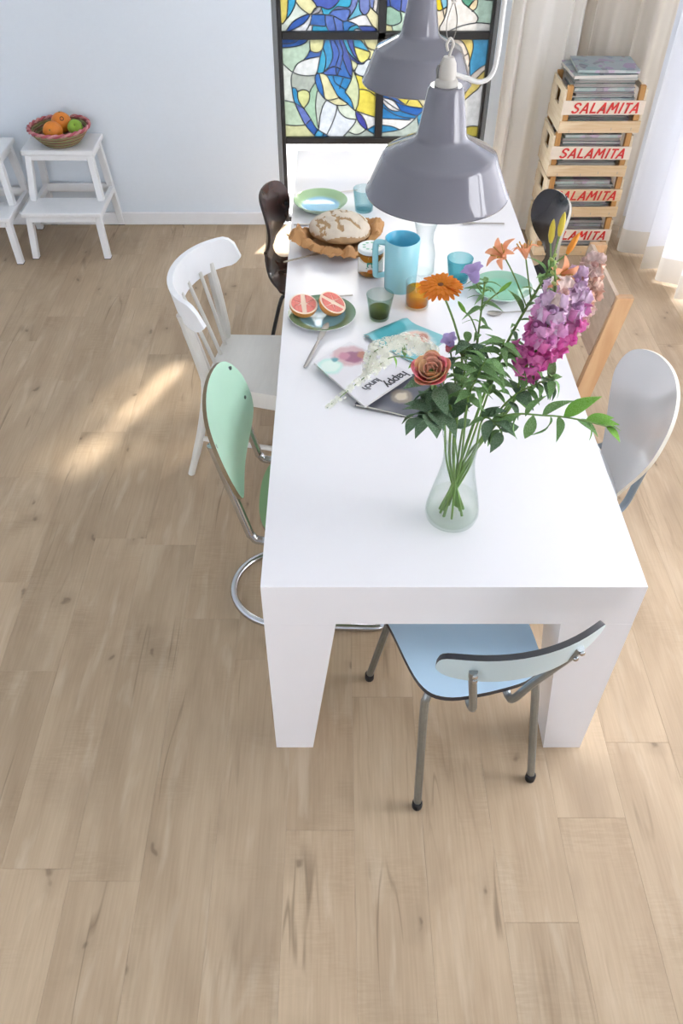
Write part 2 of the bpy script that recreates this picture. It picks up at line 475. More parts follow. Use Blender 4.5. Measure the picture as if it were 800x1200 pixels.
# ------------------------------------------------------------------ walls, ceiling, skirting
CLEARPANE = glass('window_glass', '#fafafb', '#f0f0f2')
WIN_X0, WIN_X1, WIN_T = -.316, .826, 2.52
wb = B()
T = .28
wb.box(((WX0-.2+WIN_X0)/2, WYB+T/2, CEIL/2), (WIN_X0-WX0+.2, T, CEIL))
wb.box(((WX1+.2+WIN_X1)/2, WYB+T/2, CEIL/2), (WX1+.2-WIN_X1, T, CEIL))
wb.box(((WIN_X0+WIN_X1)/2, WYB+T/2, (WIN_T+CEIL)/2), (WIN_X1-WIN_X0, T, CEIL-WIN_T))
struct(wb.build('wall_back', WALLM, ang=20))
struct(B().box((WX0-.1, (WY0+WYB)/2, CEIL/2), (.2, WYB-WY0, CEIL)).build('wall_left', WALLM, ang=20))
RW0, RW1 = .7, 4.25
wr = B()
wr.box((WX1+.1, (RW1+WYB)/2, CEIL/2), (.2, WYB-RW1, CEIL)).box((WX1+.1, (RW0+WY0)/2, CEIL/2), (.2, RW0-WY0, CEIL))
wr.box((WX1+.1, (RW0+RW1)/2, (CEIL+2.6)/2), (.2, RW1-RW0, CEIL-2.6))
struct(wr.build('wall_right', WALLM, ang=20))
struct(B().box(((WX0+WX1)/2, (WY0+WYB)/2, CEIL+.08), (WX1-WX0+.4, WYB-WY0+.4, .16)).build('ceiling', WALLM, ang=20))
wf = B()      # wall behind the camera; its unseen window is added for fill light
FX0, FX1, FT = (-2.3, -1.05, 2.3)
wf.box(((WX0-.2+FX0)/2, WY0-.1, CEIL/2), (FX0-WX0+.2, .2, CEIL)).box(((WX1+.2+FX1)/2, WY0-.1, CEIL/2), (WX1+.2-FX1, .2, CEIL))
wf.box(((FX0+FX1)/2, WY0-.1, (FT+CEIL)/2), (FX1-FX0, .2, CEIL-FT))
struct(wf.build('wall_front', WALLM, ang=20))
fill_win = struct(link('fill_window', None)); fill_win.location = ((FX0+FX1)/2, WY0-.1, 0)
for i in range(4): B().box(((i/3-.5)*(FX1-FX0-.06), 0, FT/2), (.06, .06, FT), .004).build('mullion', WHITE_PAINT, fill_win)
for z_ in (.035, FT-.035): B().box((0, 0, z_), (FX1-FX0, .058, .07), .004).build('rail', WHITE_PAINT, fill_win)
for i in range(3): B().box(((i/3-.5+1/6)*(FX1-FX0-.06), 0, FT/2), ((FX1-FX0-.06)/3-.06, .006, FT-.14)).build('pane', CLEARPANE, fill_win)
struct(B().box((0, -9.9, -.25), (60, 16.2, .3)).build('terrace', mat('terrace_stone', '#dadad8')))
bb = B(); bb.box(((WX0+WIN_X0)/2, WYB-.008, .037), (WIN_X0-WX0, .016, .074), .004)
struct(bb.build('baseboard_back', WHITE_PAINT))
bb = B(); bb.box((WX0+.008, (WY0+WYB)/2-.02, .037), (.016, WYB-WY0-.04, .074), .004)
struct(bb.build('baseboard_left', WHITE_PAINT))
# ground outside the windows
struct(B().box((0, 14, -.25), (40, 18.2, .3)).build('terrace', mat('terrace_stone', '#dadad8', .8, var=.12, scale=1.5)))
struct(B().box((12.4, 1.5, -.25), (20, 6.4, .3)).build('terrace', mat('terrace_stone', '#dadad8', .8)))

# right-hand window: white frame with tall glass doors
win2 = struct(link('window_2', None)); win2.location = (WX1+.1, (RW0+RW1)/2, 0)
n2 = 4; wlen = RW1-RW0
for i in range(n2+1):
    B().box((0, -wlen/2+wlen*i/n2*.986+.034, 1.3), (.07, .06, 2.6), .004).build('mullion', WHITE_PAINT, win2)
for z_ in (.04, 2.56): B().box((0, 0, z_), (.068, wlen, .08), .004).build('rail', WHITE_PAINT, win2)
for i in range(n2):
    a = -wlen/2+wlen*i/n2*.986+.064; b_ = -wlen/2+wlen*(i+1)/n2*.986+.004
    B().box((0, (a+b_)/2, 1.3), (.006, b_-a, 2.44)).build('pane', CLEARPANE, win2)

# ------------------------------------------------------------------ stained glass window
win = struct(link('window_1', None))
GY = 4.66                                           # plane of the leaded glass, inside the reveal
def fr(x0, x1, z0, z1, d=.05, m=BLACKSTEEL, name='frame_bar', y=GY):
    return B().box(((x0+x1)/2, y, (z0+z1)/2), (x1-x0, d, z1-z0), .003).build(name, m, win)
fr(WIN_X0, -.292, 0, WIN_T, .09, GREYJAMB, 'jamb'); fr(-.292, -.271, 0, WIN_T, .06, name='jamb')
fr(.792, WIN_X1-.02, 0, WIN_T, .07, name='jamb'); fr(WIN_X1-.02, WIN_X1, 0, WIN_T, .09, GREYJAMB, 'jamb')
ROWS = [.467, .988, 1.505, 2.02, 2.5]
for z_ in ROWS: fr(-.271, .792, z_-.018, z_+.018)
fr(-.271, .792, 0, .03, name='sill_bar')
fr(.221, .262, ROWS[0]+.018, 2.5)
B().box(((WIN_X0+WIN_X1)/2, GY, .248), (1.063, .006, .43)).build('clear_pane', CLEARPANE, win)

def wp(x, y):
    p = at(x, y, GY); return (p.x, p.z)
def c1(*pts): return [wp(325+a/6.154, b/6.154) for a, b in pts]          # traced from the photo, upper crop
def c2(*pts): return [wp(325+a/6.154, 70+b/6.154) for a, b in pts]
def c3(*pts): return [wp(440+a/5.333, 60+b/5.333) for a, b in pts]
def c6(*pts): return [wp(500+a/8, b/8) for a, b in pts]
def c5(*pts): return [wp(420+a/4.21, 60+b/4.21) for a, b in pts]
CURVES = {'LL': [
    c1((345,285),(310,400),(290,500),(272,545)), c1((470,285),(500,360),(530,440),(540,510),(530,580),(487,664)),
    c2((300,95),(350,110),(385,170),(430,255),(440,275),(350,287),(325,190),(300,95)),
    c2((290,92),(270,130),(285,200),(320,260),(350,290)),
    c2((350,288),(380,305),(430,328),(510,320),(440,275)),
    c2((430,255),(490,305),(552,362)), c2((487,233),(530,290),(552,362)),
    c2((562,368),(570,420),(600,470),(645,505),(635,450),(605,400),(562,368)),
    c2((552,362),(640,395),(760,430)), c2((540,60),(575,150),(588,230),(580,320),(562,368)),
    c2((588,213),(650,220),(700,255),(760,300)), c2((560,105),(640,130),(700,190),(760,200)),
    c2((700,190),(710,270),(725,330),(760,350)),
    c2((645,505),(700,475),(760,465)), c2((645,505),(700,535),(760,525)),
    c2((430,328),(420,390),(390,470),(355,540)), c2((300,490),(305,420),(325,340),(352,292)),
    c2((300,510),(355,540)), c2((430,328),(450,380),(500,420),(568,430)), c2((568,430),(540,480),(430,600)),
    c2((515,520),(560,538),(600,530),(640,502)), 
    c2((105,200),(115,280),(150,370),(200,470),(265,545),(320,600)),
    c2((145,230),(150,290),(190,352),(230,410),(270,480),(300,510),(350,540),(410,575),(440,600)),
    c2((105,200),(130,205),(145,230)), c2((122,308),(190,352)), c2((200,470),(243,428)), c2((265,545),(292,503)), c2((312,592),(332,531)),
    c2((145,230),(190,215),(230,240),(225,300),(190,352)),
    c2((272,165),(240,215),(230,250)), c2((285,230),(275,330),(285,440),(300,510)),
    c1((40,460),(110,520),(190,545),(272,542)), c1((302,408),(220,425),(150,455),(115,510),(98,570),(104,640)),
    c2((40,290),(122,308)), c2((40,465),(120,475),(200,470)),
    c1((40,345),(130,335),(190,315),(225,280)), c1((40,315),(110,310),(150,285)),
    c1((232,280),(235,350),(250,372),(290,378),(325,350),(335,280)), c1((236,355),(215,400),(190,430)),
    c1((500,285),(520,340),(550,400),(595,450),(540,410),(500,360)), c1((545,285),(560,370),(597,450),(650,430),(668,380),(640,365),(550,335)),
    c1((560,285),(600,290),(640,340),(668,380)), c1((620,285),(660,350),(760,370)),
    c1((525,425),(575,460),(560,500),(540,515)), c1((575,460),(620,460),(650,430),(760,420)), c1((560,500),(580,540),(760,600)),
    c1((375,285),(400,400),(370,480),(330,522)), c1((405,285),(445,380),(420,480),(430,545)), c1((440,285),(472,380),(452,480),(430,545)),
    c1((465,400),(500,500),(535,560)), c1((285,530),(330,522),(400,480),(460,500)), c1((345,540),(430,545),(535,570)),
    c1((400,545),(420,600),(500,650)), c1((445,640),(470,570),(480,555)), c1((330,350),(350,420),(340,500),(330,522))],
 'LU': [
    c1((40,170),(62,140),(95,100),(130,20),(125,-60)), c1((78,-60),(72,80),(62,140)),
    c1((130,10),(170,60),(225,100),(245,95),(283,50),(225,-30)), c1((245,100),(270,60),(312,48),(300,88),(245,105)),
    c1((55,235),(120,150),(232,100),(200,160),(130,205),(55,235)), c1((247,105),(230,180),(175,270)),
    c1((245,102),(330,105),(400,115),(470,150),(500,150)), c1((345,105),(350,180),(395,270)), c1((240,180),(340,190)),
    c1((312,48),(375,65),(440,10),(450,-60)), c1((365,110),(430,50),(520,48),(540,-60)), c1((312,48),(330,105)), c1((400,72),(520,70),(500,150)),
    c1((500,150),(560,60),(592,-40)), c1((500,150),(600,110),(640,108)), c1((590,-20),(595,70),(632,107),(668,50),(650,-60)),
    c1((640,108),(680,180),(720,220),(722,275)), c1((500,150),(580,185),(622,275)), c1((585,187),(680,190),(718,220)),
    c1((640,270),(680,225),(722,232)), c1((525,270),(560,210),(606,215)), c1((488,270),(520,200),(565,180)), c1((470,150),(475,210),(488,270)),
    c1((660,40),(700,80),(790,165)), c1((705,-60),(690,60)), c1((735,-60),(715,90)), c1((430,270),(420,200),(400,115)), c1((270,270),(250,220),(255,180)),
    c1((30,-76),(200,-114),(400,-57),(600,-133),(790,-76)), c1((100,-85),(160,-285),(120,-684)), c1((300,-85),(380,-304),(330,-684)), c1((520,-104),(560,-342),(640,-684)), c1((30,-342),(160,-285),(380,-304),(560,-342),(790,-380)), c1((160,-285),(240,-456),(350,-532)), c1((560,-342),(680,-209),(790,-114))],
 'RL': [
    c3((-5,250),(60,310),(150,370),(260,405)), c3((-5,225),(60,270),(160,330),(300,355),(400,330)), c3((20,330),(100,385),(160,410),(240,420)),
    c3((45,290),(110,310),(150,370),(90,365),(45,320)), c3((30,420),(130,425),(215,430)), c3((260,405),(215,450),(150,490),(30,510)), c3((30,460),(100,470),(150,490)),
    c3((260,405),(320,360),(420,350),(560,260)), c3((260,405),(270,470),(300,520),(420,600)), c3((100,270),(180,330)), c3((190,330),(240,280),(300,355)),
    c3((160,285),(300,300),(330,260),(330,120)), c6((270,350),(340,400),(380,480),(400,560),(400,720)), c6((420,350),(435,430),(415,530),(390,620)),
    c6((400,720),(490,640),(560,600)), c6((340,530),(380,505)), c6((330,960),(420,880),(480,830),(540,740)), c6((375,850),(420,780),(470,730),(560,640)),
    c3((510,340),(560,260),(580,200)), c3((420,600),(560,480),(640,470)), c3((510,340),(540,420),(560,480)), c3((330,120),(440,160),(540,180)),
    c3((40,80),(160,180),(330,120),(380,-60)), c3((40,160),(160,180)), c3((160,180),(180,260),(160,285)), c3((440,160),(420,350))],
 'RU': [
    c5((-40,60),(40,150)), c6((340,-60),(330,10),(390,70),(440,110),(480,170),(455,215)), c6((100,380),(180,310),(300,250),(460,215),(600,225)),
    c6((65,-60),(60,30),(110,100),(190,60)), c6((120,250),(165,170),(190,60),(190,-60)), c6((120,-60),(150,90),(165,170)), c6((420,110),(470,60),(480,-60)),
    c6((390,70),(460,-10),(560,0)), c6((-60,260),(0,150),(60,30)), c6((-250,100),(-150,150),(-60,260),(-80,380)), c6((-420,210),(-330,240),(-240,200),(-250,100)),
    c6((-330,240),(-300,380)), c6((-420,80),(-340,60),(-250,100),(-240,-60)), c6((-340,60),(-350,-60)), c6((-150,150),(-100,20),(-90,-60)),
    c6((-460,-133),(-200,-76),(100,-171),(350,-95),(620,-152)), c6((-250,-114),(-180,-380),(-240,-874)), c6((60,-152),(120,-418),(60,-874)), c6((350,-114),(330,-456),(420,-874)), c6((-460,-437),(-180,-380),(120,-418),(330,-456),(620,-399)), c6((120,-418),(220,-608),(380,-703))]}
SEEDS = {'LL': [(c2((230,20)), '#dfe6ea'), (c1((140,400)), '#b4d2bd'), (c2((180,160)), '#a9b5ad'), (c1((280,330)), '#dcdc9a'), (c2((190,270)), '#cfd68c'),
    (c2((120,240)), '#2f8fd0'), (c2((180,390)), '#5a6fc4'), (c2((240,490)), '#1c4fae'), (c2((290,535)), '#3fa0d8'), (c2((370,565)), '#2478c8'),
    (c2((90,150)), '#dde8e4'), (c2((90,370)), '#b6d0b6'), (c2((130,540)), '#d6dba4'), (c2((240,330)), '#9cc6a8'), (c2((300,290)), '#bccac4'),
    (c2((360,420)), '#dbe6f4'), (c2((470,430)), '#bcd3b8'), (c2((500,370)), '#d4e2d2'), (c2((570,490)), '#d0d898'), (c2((580,560)), '#aebfb8'),
    (c2((370,220)), '#e2e0ac'), (c2((300,190)), '#1f5fb8'), (c2((430,295)), '#3a55b4'), (c2((520,310)), '#2b86d2'), (c2((550,240)), '#cfdcae'),
    (c2((600,430)), '#3a3fa4'), (c2((660,440)), '#e6e9ee'), (c2((700,505)), '#2a88cc'), (c2((650,310)), '#e6d54c'), (c2((630,180)), '#e8d84a'),
    (c2((715,260)), '#2a98c8'), (c1((320,450)), '#2aa2d4'), (c1((380,380)), '#2b8ccc'), (c1((440,420)), '#3b5fc0'), (c1((480,500)), '#2f66c0'), (c1((400,510)), '#2b57b4'),
    (c1((470,600)), '#2c7fc8'), (c1((420,340)), '#4667c2'), (c1((360,320)), '#2f9cd6'), (c1((130,320)), '#234fa6'), (c1((220,410)), '#2c56ac'), (c1((270,400)), '#3390cc'),
    (c1((510,320)), '#2fa0d4'), (c1((550,420)), '#3b52ac'), (c1((600,320)), '#35a0d0'), (c1((620,400)), '#dfdc70'), (c1((600,490)), '#d4e0ea'), (c1((545,465)), '#d6dcae'), (c1((700,330)), '#e4e0a0'),
    (c1((390,590)), '#3aa0d6'), (c1((510,590)), '#2573bd')],
 'LU': [(c1((30,100)), '#e0d060'), (c1((100,40)), '#2a9ad0'), (c1((110,110)), '#d4e4dc'), (c1((200,40)), '#e6e2a8'), (c1((275,75)), '#aab0c0'), (c1((150,165)), '#2a52b0'), (c1((90,240)), '#dfe8f2'),
    (c1((200,200)), '#dfe6f2'), (c1((300,140)), '#2c5cb4'), (c1((280,230)), '#2f9ed2'), (c1((400,180)), '#4a68c0'), (c1((350,70)), '#30a4d4'), (c1((400,20)), '#3c52b4'), (c1((470,40)), '#9fb2e0'),
    (c1((450,120)), '#36a0cc'), (c1((450,90)), '#5874c8'), (c1((550,100)), '#5cb0d4'), (c1((620,50)), '#6a7cc4'), (c1((580,150)), '#eceef4'), (c1((530,180)), '#2c6cc0'), (c1((540,210)), '#34a4d0'), (c1((580,240)), '#e6ecf0'),
    (c1((640,210)), '#3c52b0'), (c1((690,250)), '#d8d8a0'), (c1((700,150)), '#ece6b4'), (c1((740,60)), '#ece8ea'), (c1((300,20)), '#28a0cc'), (c1((370,230)), '#2b70c0'), (c1((450,230)), '#4a60bc'), (c1((540,30)), '#3c66bc'), (c1((70,-190)), '#b4d2bd'), (c1((230,-190)), '#dfe6ea'), (c1((450,-190)), '#2f8fd0'), (c1((640,-171)), '#d6dcae'), (c1((80,-494)), '#e6d54c'), (c1((200,-570)), '#3a55b4'), (c1((290,-380)), '#bcd3b8'), (c1((470,-494)), '#dbe6f4'), (c1((700,-513)), '#2a98c8')],
 'RL': [(c3((90,330)), '#eef0f4'), (c3((150,350)), '#1f56b0'), (c3((140,390)), '#2a7cc8'), (c3((220,370)), '#e8d24a'), (c3((120,440)), '#f0f2f4'), (c3((80,485)), '#2a86c8'), (c3((200,500)), '#b8c8c0'), (c3((60,545)), '#b4c4bc'),
    (c3((270,430)), '#3a98d0'), (c3((230,310)), '#ecd860'), (c3((120,290)), '#2c58b0'), (c3((60,260)), '#e6d450'), (c6((460,500)), '#3a9fd8'), (c6((385,440)), '#f0d474'), (c6((360,560)), '#f4e4d4'), (c6((440,760)), '#f0d46c'), (c6((360,920)), '#e8cc1c'), (c6((430,930)), '#f4f4f2'),
    (c3((570,400)), '#dfe8ec'), (c3((570,520)), '#e8d24a'), (c3((450,450)), '#d8e0d0'), (c3((200,100)), '#2f8ccc'), (c3((400,250)), '#e4dcae'), (c3((480,80)), '#d8e2ea'), (c3((80,130)), '#3c56b0'), (c3((80,210)), '#dcd890')],
 'RU': [(c6((500,120)), '#b4d8c4'), (c6((420,40)), '#f0dcae'), (c6((350,150)), '#f6f2ec'), (c6((400,280)), '#fbfaf4'), (c6((90,40)), '#e8cc20'), (c6((150,40)), '#7cc4e4'), (c6((130,160)), '#f4e2c4'), (c6((250,80)), '#f8f2ea'), (c6((450,-20)), '#4a9478'), (c6((30,200)), '#f0d8a0'), (c6((-150,280)), '#bcdcc4'), (c6((-380,120)), '#8cb8a4'), (c6((-300,20)), '#3c56b4'), (c6((-280,320)), '#e4e0a8'), (c6((-200,60)), '#5a6cc0'), (c6((-50,100)), '#e6e0c0'), (c6((-350,-266)), '#d8e2ea'), (c6((-60,-266)), '#e8d24a'), (c6((220,-285)), '#b4d8c4'), (c6((480,-266)), '#3a9fd8'), (c6((-350,-627)), '#5a6cc0'), (c6((-60,-627)), '#f4f4f2'), (c6((160,-703)), '#2f8ccc'), (c6((300,-551)), '#dcd890'), (c6((500,-608)), '#f0dcae')]}
LEAD = mat('lead_came', '#5b5f63', .5, .6, var=.1)
SGM = {}
def leaded(x0, x1, z0, z1, curves, seeds):
    V = [Vector(p) for p in ((x0, z0), (x1, z0), (x1, z1), (x0, z1))]; E = [(0, 1), (1, 2), (2, 3), (3, 0)]
    came = B()
    def clip(p, q):
        t0, t1 = 0., 1.; d = q-p
        for a, lo, hi in ((0, x0, x1), (1, z0, z1)):
            if abs(d[a]) < 1e-12:
                if p[a] < lo or p[a] > hi: return None
            else:
                u, v = (lo-p[a])/d[a], (hi-p[a])/d[a]
                if u > v: u, v = v, u
                t0, t1 = max(t0, u), min(t1, v)
        return (p+d*t0, p+d*t1) if t0 < t1-1e-9 else None
    PL_ = [cr(c, 5) for c in curves]; GAP = .05
    border = [[Vector((x0, z0)), Vector((x1, z0)), Vector((x1, z1)), Vector((x0, z1)), Vector((x0, z0))]]
    def nearest(q, skip):
        best = (9, None)
        for k, pl in enumerate(PL_ + border):
            if k == skip: 
                pl = pl[4:] if (q-pl[0]).length < 1e-9 else pl[:-4]
            for a, b in zip(pl, pl[1:]):
                d = b-a; t = max(0, min(1, (q-a).dot(d)/max(d.length_squared, 1e-12))); r = a+d*t
                if (r-q).length < best[0]: best = ((r-q).length, r)
        return best
    ext = []
    for k, pl in enumerate(PL_):
        h = []
        for q in (pl[0], pl[-1]):
            d, r = nearest(q, k)
            h.append(r + (r-q)*.02 if r is not None and 1e-4 < d < GAP else None)
        ext.append(h)
    for pl, h in zip(PL_, ext):
        if h[0] is not None: pl.insert(0, h[0])
        if h[1] is not None: pl.append(h[1])
    for pts in PL_:
        run = []
        for p, q in zip(pts, pts[1:]):
            s_ = clip(p, q)
            if s_ is None:
                if len(run) > 1: came.tube(run, .0032, 5)
                run = []; continue
            k = len(V); V += [s_[0].copy(), s_[1].copy()]; E.append((k, k+1))
            if not run: run = [Vector((s_[0].x, GY, s_[0].y))]
            run.append(Vector((s_[1].x, GY, s_[1].y)))
        if len(run) > 1: came.tube(run, .0032, 5)
    r = delaunay_2d_cdt(V, E, [], 0, 8e-4)
    vv, ee, ff, oe = r[0], r[1], r[2], r[4]
    hard = {tuple(sorted(e)) for e, o in zip(ee, oe) if len(o)}
    owner = {}
    for i, f in enumerate(ff):
        for a in range(3): owner.setdefault(tuple(sorted((f[a], f[(a+1) % 3]))), []).append(i)
    reg = [-1]*len(ff); k = 0
    for i in range(len(ff)):
        if reg[i] >= 0: continue
        st = [i]; reg[i] = k
        while st:
            t = st.pop(); f = ff[t]
            for a in range(3):
                e = tuple(sorted((f[a], f[(a+1) % 3])))
                if e in hard: continue
                for o in owner[e]:
                    if reg[o] < 0: reg[o] = k; st.append(o)
        k += 1
    def intri(p, f):
        a, b, c = (vv[i] for i in f)
        s1 = (b-a).cross(p-a); s2 = (c-b).cross(p-b); s3 = (a-c).cross(p-c)
        return (s1 >= 0 and s2 >= 0 and s3 >= 0) or (s1 <= 0 and s2 <= 0 and s3 <= 0)
    SV = [(Vector(s_[0][0]), s_[1]) for s_ in seeds]
    for g in range(k):
        fs = [ff[i] for i in range(len(ff)) if reg[i] == g]
        area = sum(abs((vv[f[1]]-vv[f[0]]).cross(vv[f[2]]-vv[f[0]]))/2 for f in fs)
        if area < 2.5e-5: 
            for f in fs: came.add([(vv[i].x, GY, vv[i].y) for i in f], [(0, 1, 2)])
            continue
        col = next((c for p, c in SV if any(intri(p, f) for f in fs)), None)
        if col is None:
            ce = sum((vv[f[0]]+vv[f[1]]+vv[f[2]] for f in fs), Vector((0, 0)))/(3*len(fs))
            col = min(SV, key=lambda s_: (s_[0]-ce).length)[1]
        ids = sorted({i for f in fs for i in f}); mp = {i: n for n, i in enumerate(ids)}; n = len(ids)
        b = B(); up = [tuple(mp[i] for i in f) for f in fs]
        cnt = {(f[a], f[(a+1) % 3]) for f in up for a in range(3)}
        b.add([(vv[i].x, GY-.0015, vv[i].y) for i in ids] + [(vv[i].x, GY+.0015, vv[i].y) for i in ids],
              up + [tuple(i+n for i in f[::-1]) for f in up] + [(q, p, p+n, q+n) for p, q in cnt if (q, p) not in cnt])
        b.build('glass_piece', stained('stained_'+col[1:], col), win, 20)
    came.build('lead_came', LEAD, win, 60)
for key, (x0, x1, r0) in {'LL': (-.271, .221, 0), 'LU': (-.271, .221, 1), 'RL': (.262, .792, 0), 'RU': (.262, .792, 1)}.items():
    leaded(x0, x1, ROWS[r0]+.018, ROWS[r0+1]-.018, CURVES[key], SEEDS[key])
FROST = stained('frosted_glass', '#f0eee6', .4, .06, .85)
for r0 in (2, 3):
    z0, z1 = ROWS[r0]+.018, ROWS[r0+1]-.018
    for a, b_, m in ((-.271, -.085, FROST), (-.079, -.021, CLEARPANE), (-.015, .221, FROST), (.262, .792, FROST)):  # unseen panes, made up: the clear strip lets the sun streak onto the floor
        B().box(((a+b_)/2, GY, (z0+z1)/2), (b_-a, .004, z1-z0)).build('upper_pane', m, win)
    for a in (-.082, -.018): B().box((a, GY, (z0+z1)/2), (.006, .008, z1-z0)).build('lead_came', LEAD, win)

# ------------------------------------------------------------------ curtains
def curtain(name, label, path, amp, waves, z0, z1, m, seed, group=None, hem=None, drift=.0):
    rr = random.Random(seed); P = [Vector(p) for p in cr(path, 24)]
    n = len(P)-1; L_ = sum((P[i+1]-P[i]).length for i in range(n))
    cols = max(60, int(waves*14)); ph = [rr.uniform(-.5, .5) for _ in range(40)]; am = [rr.uniform(.55, 1.25) for _ in range(int(waves)+3)]
    def pos(s):
        f = s*n; i = min(int(f), n-1); p = P[i].lerp(P[i+1], f-i); t = (P[i+1]-P[i]).normalized(); return p, Vector((-t.y, t.x))
    def pt(s, z):
        w = s*waves; k = int(w); ww = w + .16*sin(w*1.7+ph[3]) + drift*(z1-z)*sin(w*.9)
        a = amp*am[k]*(.75+.25*(z1-z)/(z1-z0))
        p, nn = pos(min(max(s + .3/waves*.3*sin(2*pi*ww*.5), 0), 1))
        d = a*(sin(2*pi*ww) + .3*sin(4*pi*ww+ph[k % 40]))
        return (p.x+nn.x*d, p.y+nn.y*d, z)
    zs = [z0+(z1-z0)*i/10 for i in range(11)]
    def sheet(zz, off=0.):
        b = B(); V = []
        for z in zz:
            for c in range(cols+1): V.append(pt(c/cols, z))
        F = [(r*(cols+1)+c, r*(cols+1)+c+1, (r+1)*(cols+1)+c+1, (r+1)*(cols+1)+c) for r in range(len(zz)-1) for c in range(cols)]
        return b.add(V, F)
    root = thing(name, label, 'curtain', (P[n//2].x, P[n//2].y, 0), 0, group)
    off = Matrix.Translation((-P[n//2].x, -P[n//2].y, 0))
    b = sheet(zs if hem is None else [z0+hem+(z1-z0-hem)*i/10 for i in range(11)]); b.v = [tuple(off @ Vector(v)) for v in b.v]
    b.build('panel', m, root, 80)
    if hem:
        b = sheet([z0, z0+hem/2, z0+hem]); b.v = [tuple(off @ Vector(v)) for v in b.v]
        b.build('hem', cloth('sheer_hem', '#dcd6cc', .35, 0.), root, 80)
    B().bar((P[0].x-P[n//2].x, P[0].y-P[n//2].y, z1), (P[-1].x-P[n//2].x, P[-1].y-P[n//2].y, z1), .05, .02).build('heading_tape', m, root)
    return root
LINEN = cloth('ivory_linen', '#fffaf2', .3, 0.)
SHEER = cloth('white_voile', '#e9eaee', .36, .03)
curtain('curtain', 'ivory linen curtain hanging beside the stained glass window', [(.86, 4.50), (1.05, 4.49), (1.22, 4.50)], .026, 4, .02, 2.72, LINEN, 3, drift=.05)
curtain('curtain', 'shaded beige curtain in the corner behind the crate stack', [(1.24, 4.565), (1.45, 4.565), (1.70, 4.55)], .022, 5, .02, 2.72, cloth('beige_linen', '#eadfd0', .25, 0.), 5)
curtain('sheer_curtain', 'sheer white curtain with grey hem at the right, nearest the crates', [(1.70, 4.46), (1.66, 4.25), (1.74, 4.0), (1.80, 3.72)], .055, 5, .015, 2.72, SHEER, 8, 'sheer curtains along the right window', .13, .04)
curtain('sheer_curtain', 'sheer white curtain at the right picture edge, beyond the wooden chair', [(1.81, 3.70), (1.84, 3.2), (1.84, 2.5), (1.84, 1.9)], .055, 13, .015, 2.72, SHEER, 9, 'sheer curtains along the right window', .13, .04)
struct(B().box((1.30, 4.52, 2.767), (.95, .16, .065)).build('trim_1', WHITE_PAINT)); struct(B().box((1.77, 3.05, 2.767), (.2, 3.0, .065)).build('trim_2', WHITE_PAINT))

# ------------------------------------------------------------------ table
TX0, TX1, TY0, TY1, TZ = -.172, .725, 1.194, 3.79, .74
tb = thing('dining_table', 'long white lacquered dining table with thick top and tapered legs', 'table', ((TX0+TX1)/2, (TY0+TY1)/2, 0))
tw, tl = TX1-TX0, TY1-TY0
B().box((0, 0, TZ-.07), (tw, tl, .14), .0006).build('tabletop', WHITE_LAC, tb)
for sx in (-1, 1):
    for sy in (-1, 1):
        x0, y0 = sx*tw/2, sy*tl/2; s_ = -1
        wt, wb_ = .175, .108
        def rect(w, z): 
            p = [(x0, y0, z), (x0-sx*w, y0, z), (x0-sx*w, y0-sy*w, z), (x0, y0-sy*w, z)]
            return p if sx*sy > 0 else p[::-1]
        B().hexa(rect(wb_, 0), rect(wt, .60)).build('leg', WHITE_LAC, tb, 20)

# ------------------------------------------------------------------ blue laminate chair
BLUE = mat('blue_laminate', '#c4e2f8', .3, var=.03, scale=12)
BLUEBACK = mat('pale_blue_laminate', '#c3d6dc', .35, var=.03, scale=12)
EDGE = mat('black_edge', '#23242a', .4)
ch = thing('chair', 'light blue laminate chair with black edges and steel legs at the near end', 'chair', (.343, 1.262, 0), radians(14), 'chairs around the white table')
def seat_out(rw, fw, y0, y1, n=6):
    return [tuple(p) for p in cr([(-fw, y1-.05), (-fw+.05, y1), (0, y1+.008), (fw-.05, y1), (fw, y1-.05), (fw-.008, (y0+y1)/2+.03), (rw+.008, y0+.06), (rw-.045, y0+.004), (0, y0-.004), (-rw+.045, y0+.004), (-rw-.008, y0+.06), (-fw+.008, (y0+y1)/2+.03)], n, True)]
B().plate(seat_out(.155, .19, -.165, .215), lambda u, v: (u, v, .458 - .25*max(0, .06-abs(v+.02))*0 - .35*max(0, .19-abs(u))**2*.6 + (.02 if 0 else 0)), .016, .035, 0, 1, 0).build('seat', [BLUE, EDGE], ch, 50)
BH = .10
def bk(u, v):       # u across, v up
    return (u, -.292 + 1.45*u*u - .16*(v-BH), .692 + v)
out = [tuple(p) for p in cr([(-.187, .062), (-.172, .092), (-.10, .101), (0, .104), (.10, .101), (.172, .092), (.187, .062), (.183, .034), (.155, .012), (.08, .002), (0, 0), (-.08, .002), (-.155, .012), (-.183, .034)], 4, True)]
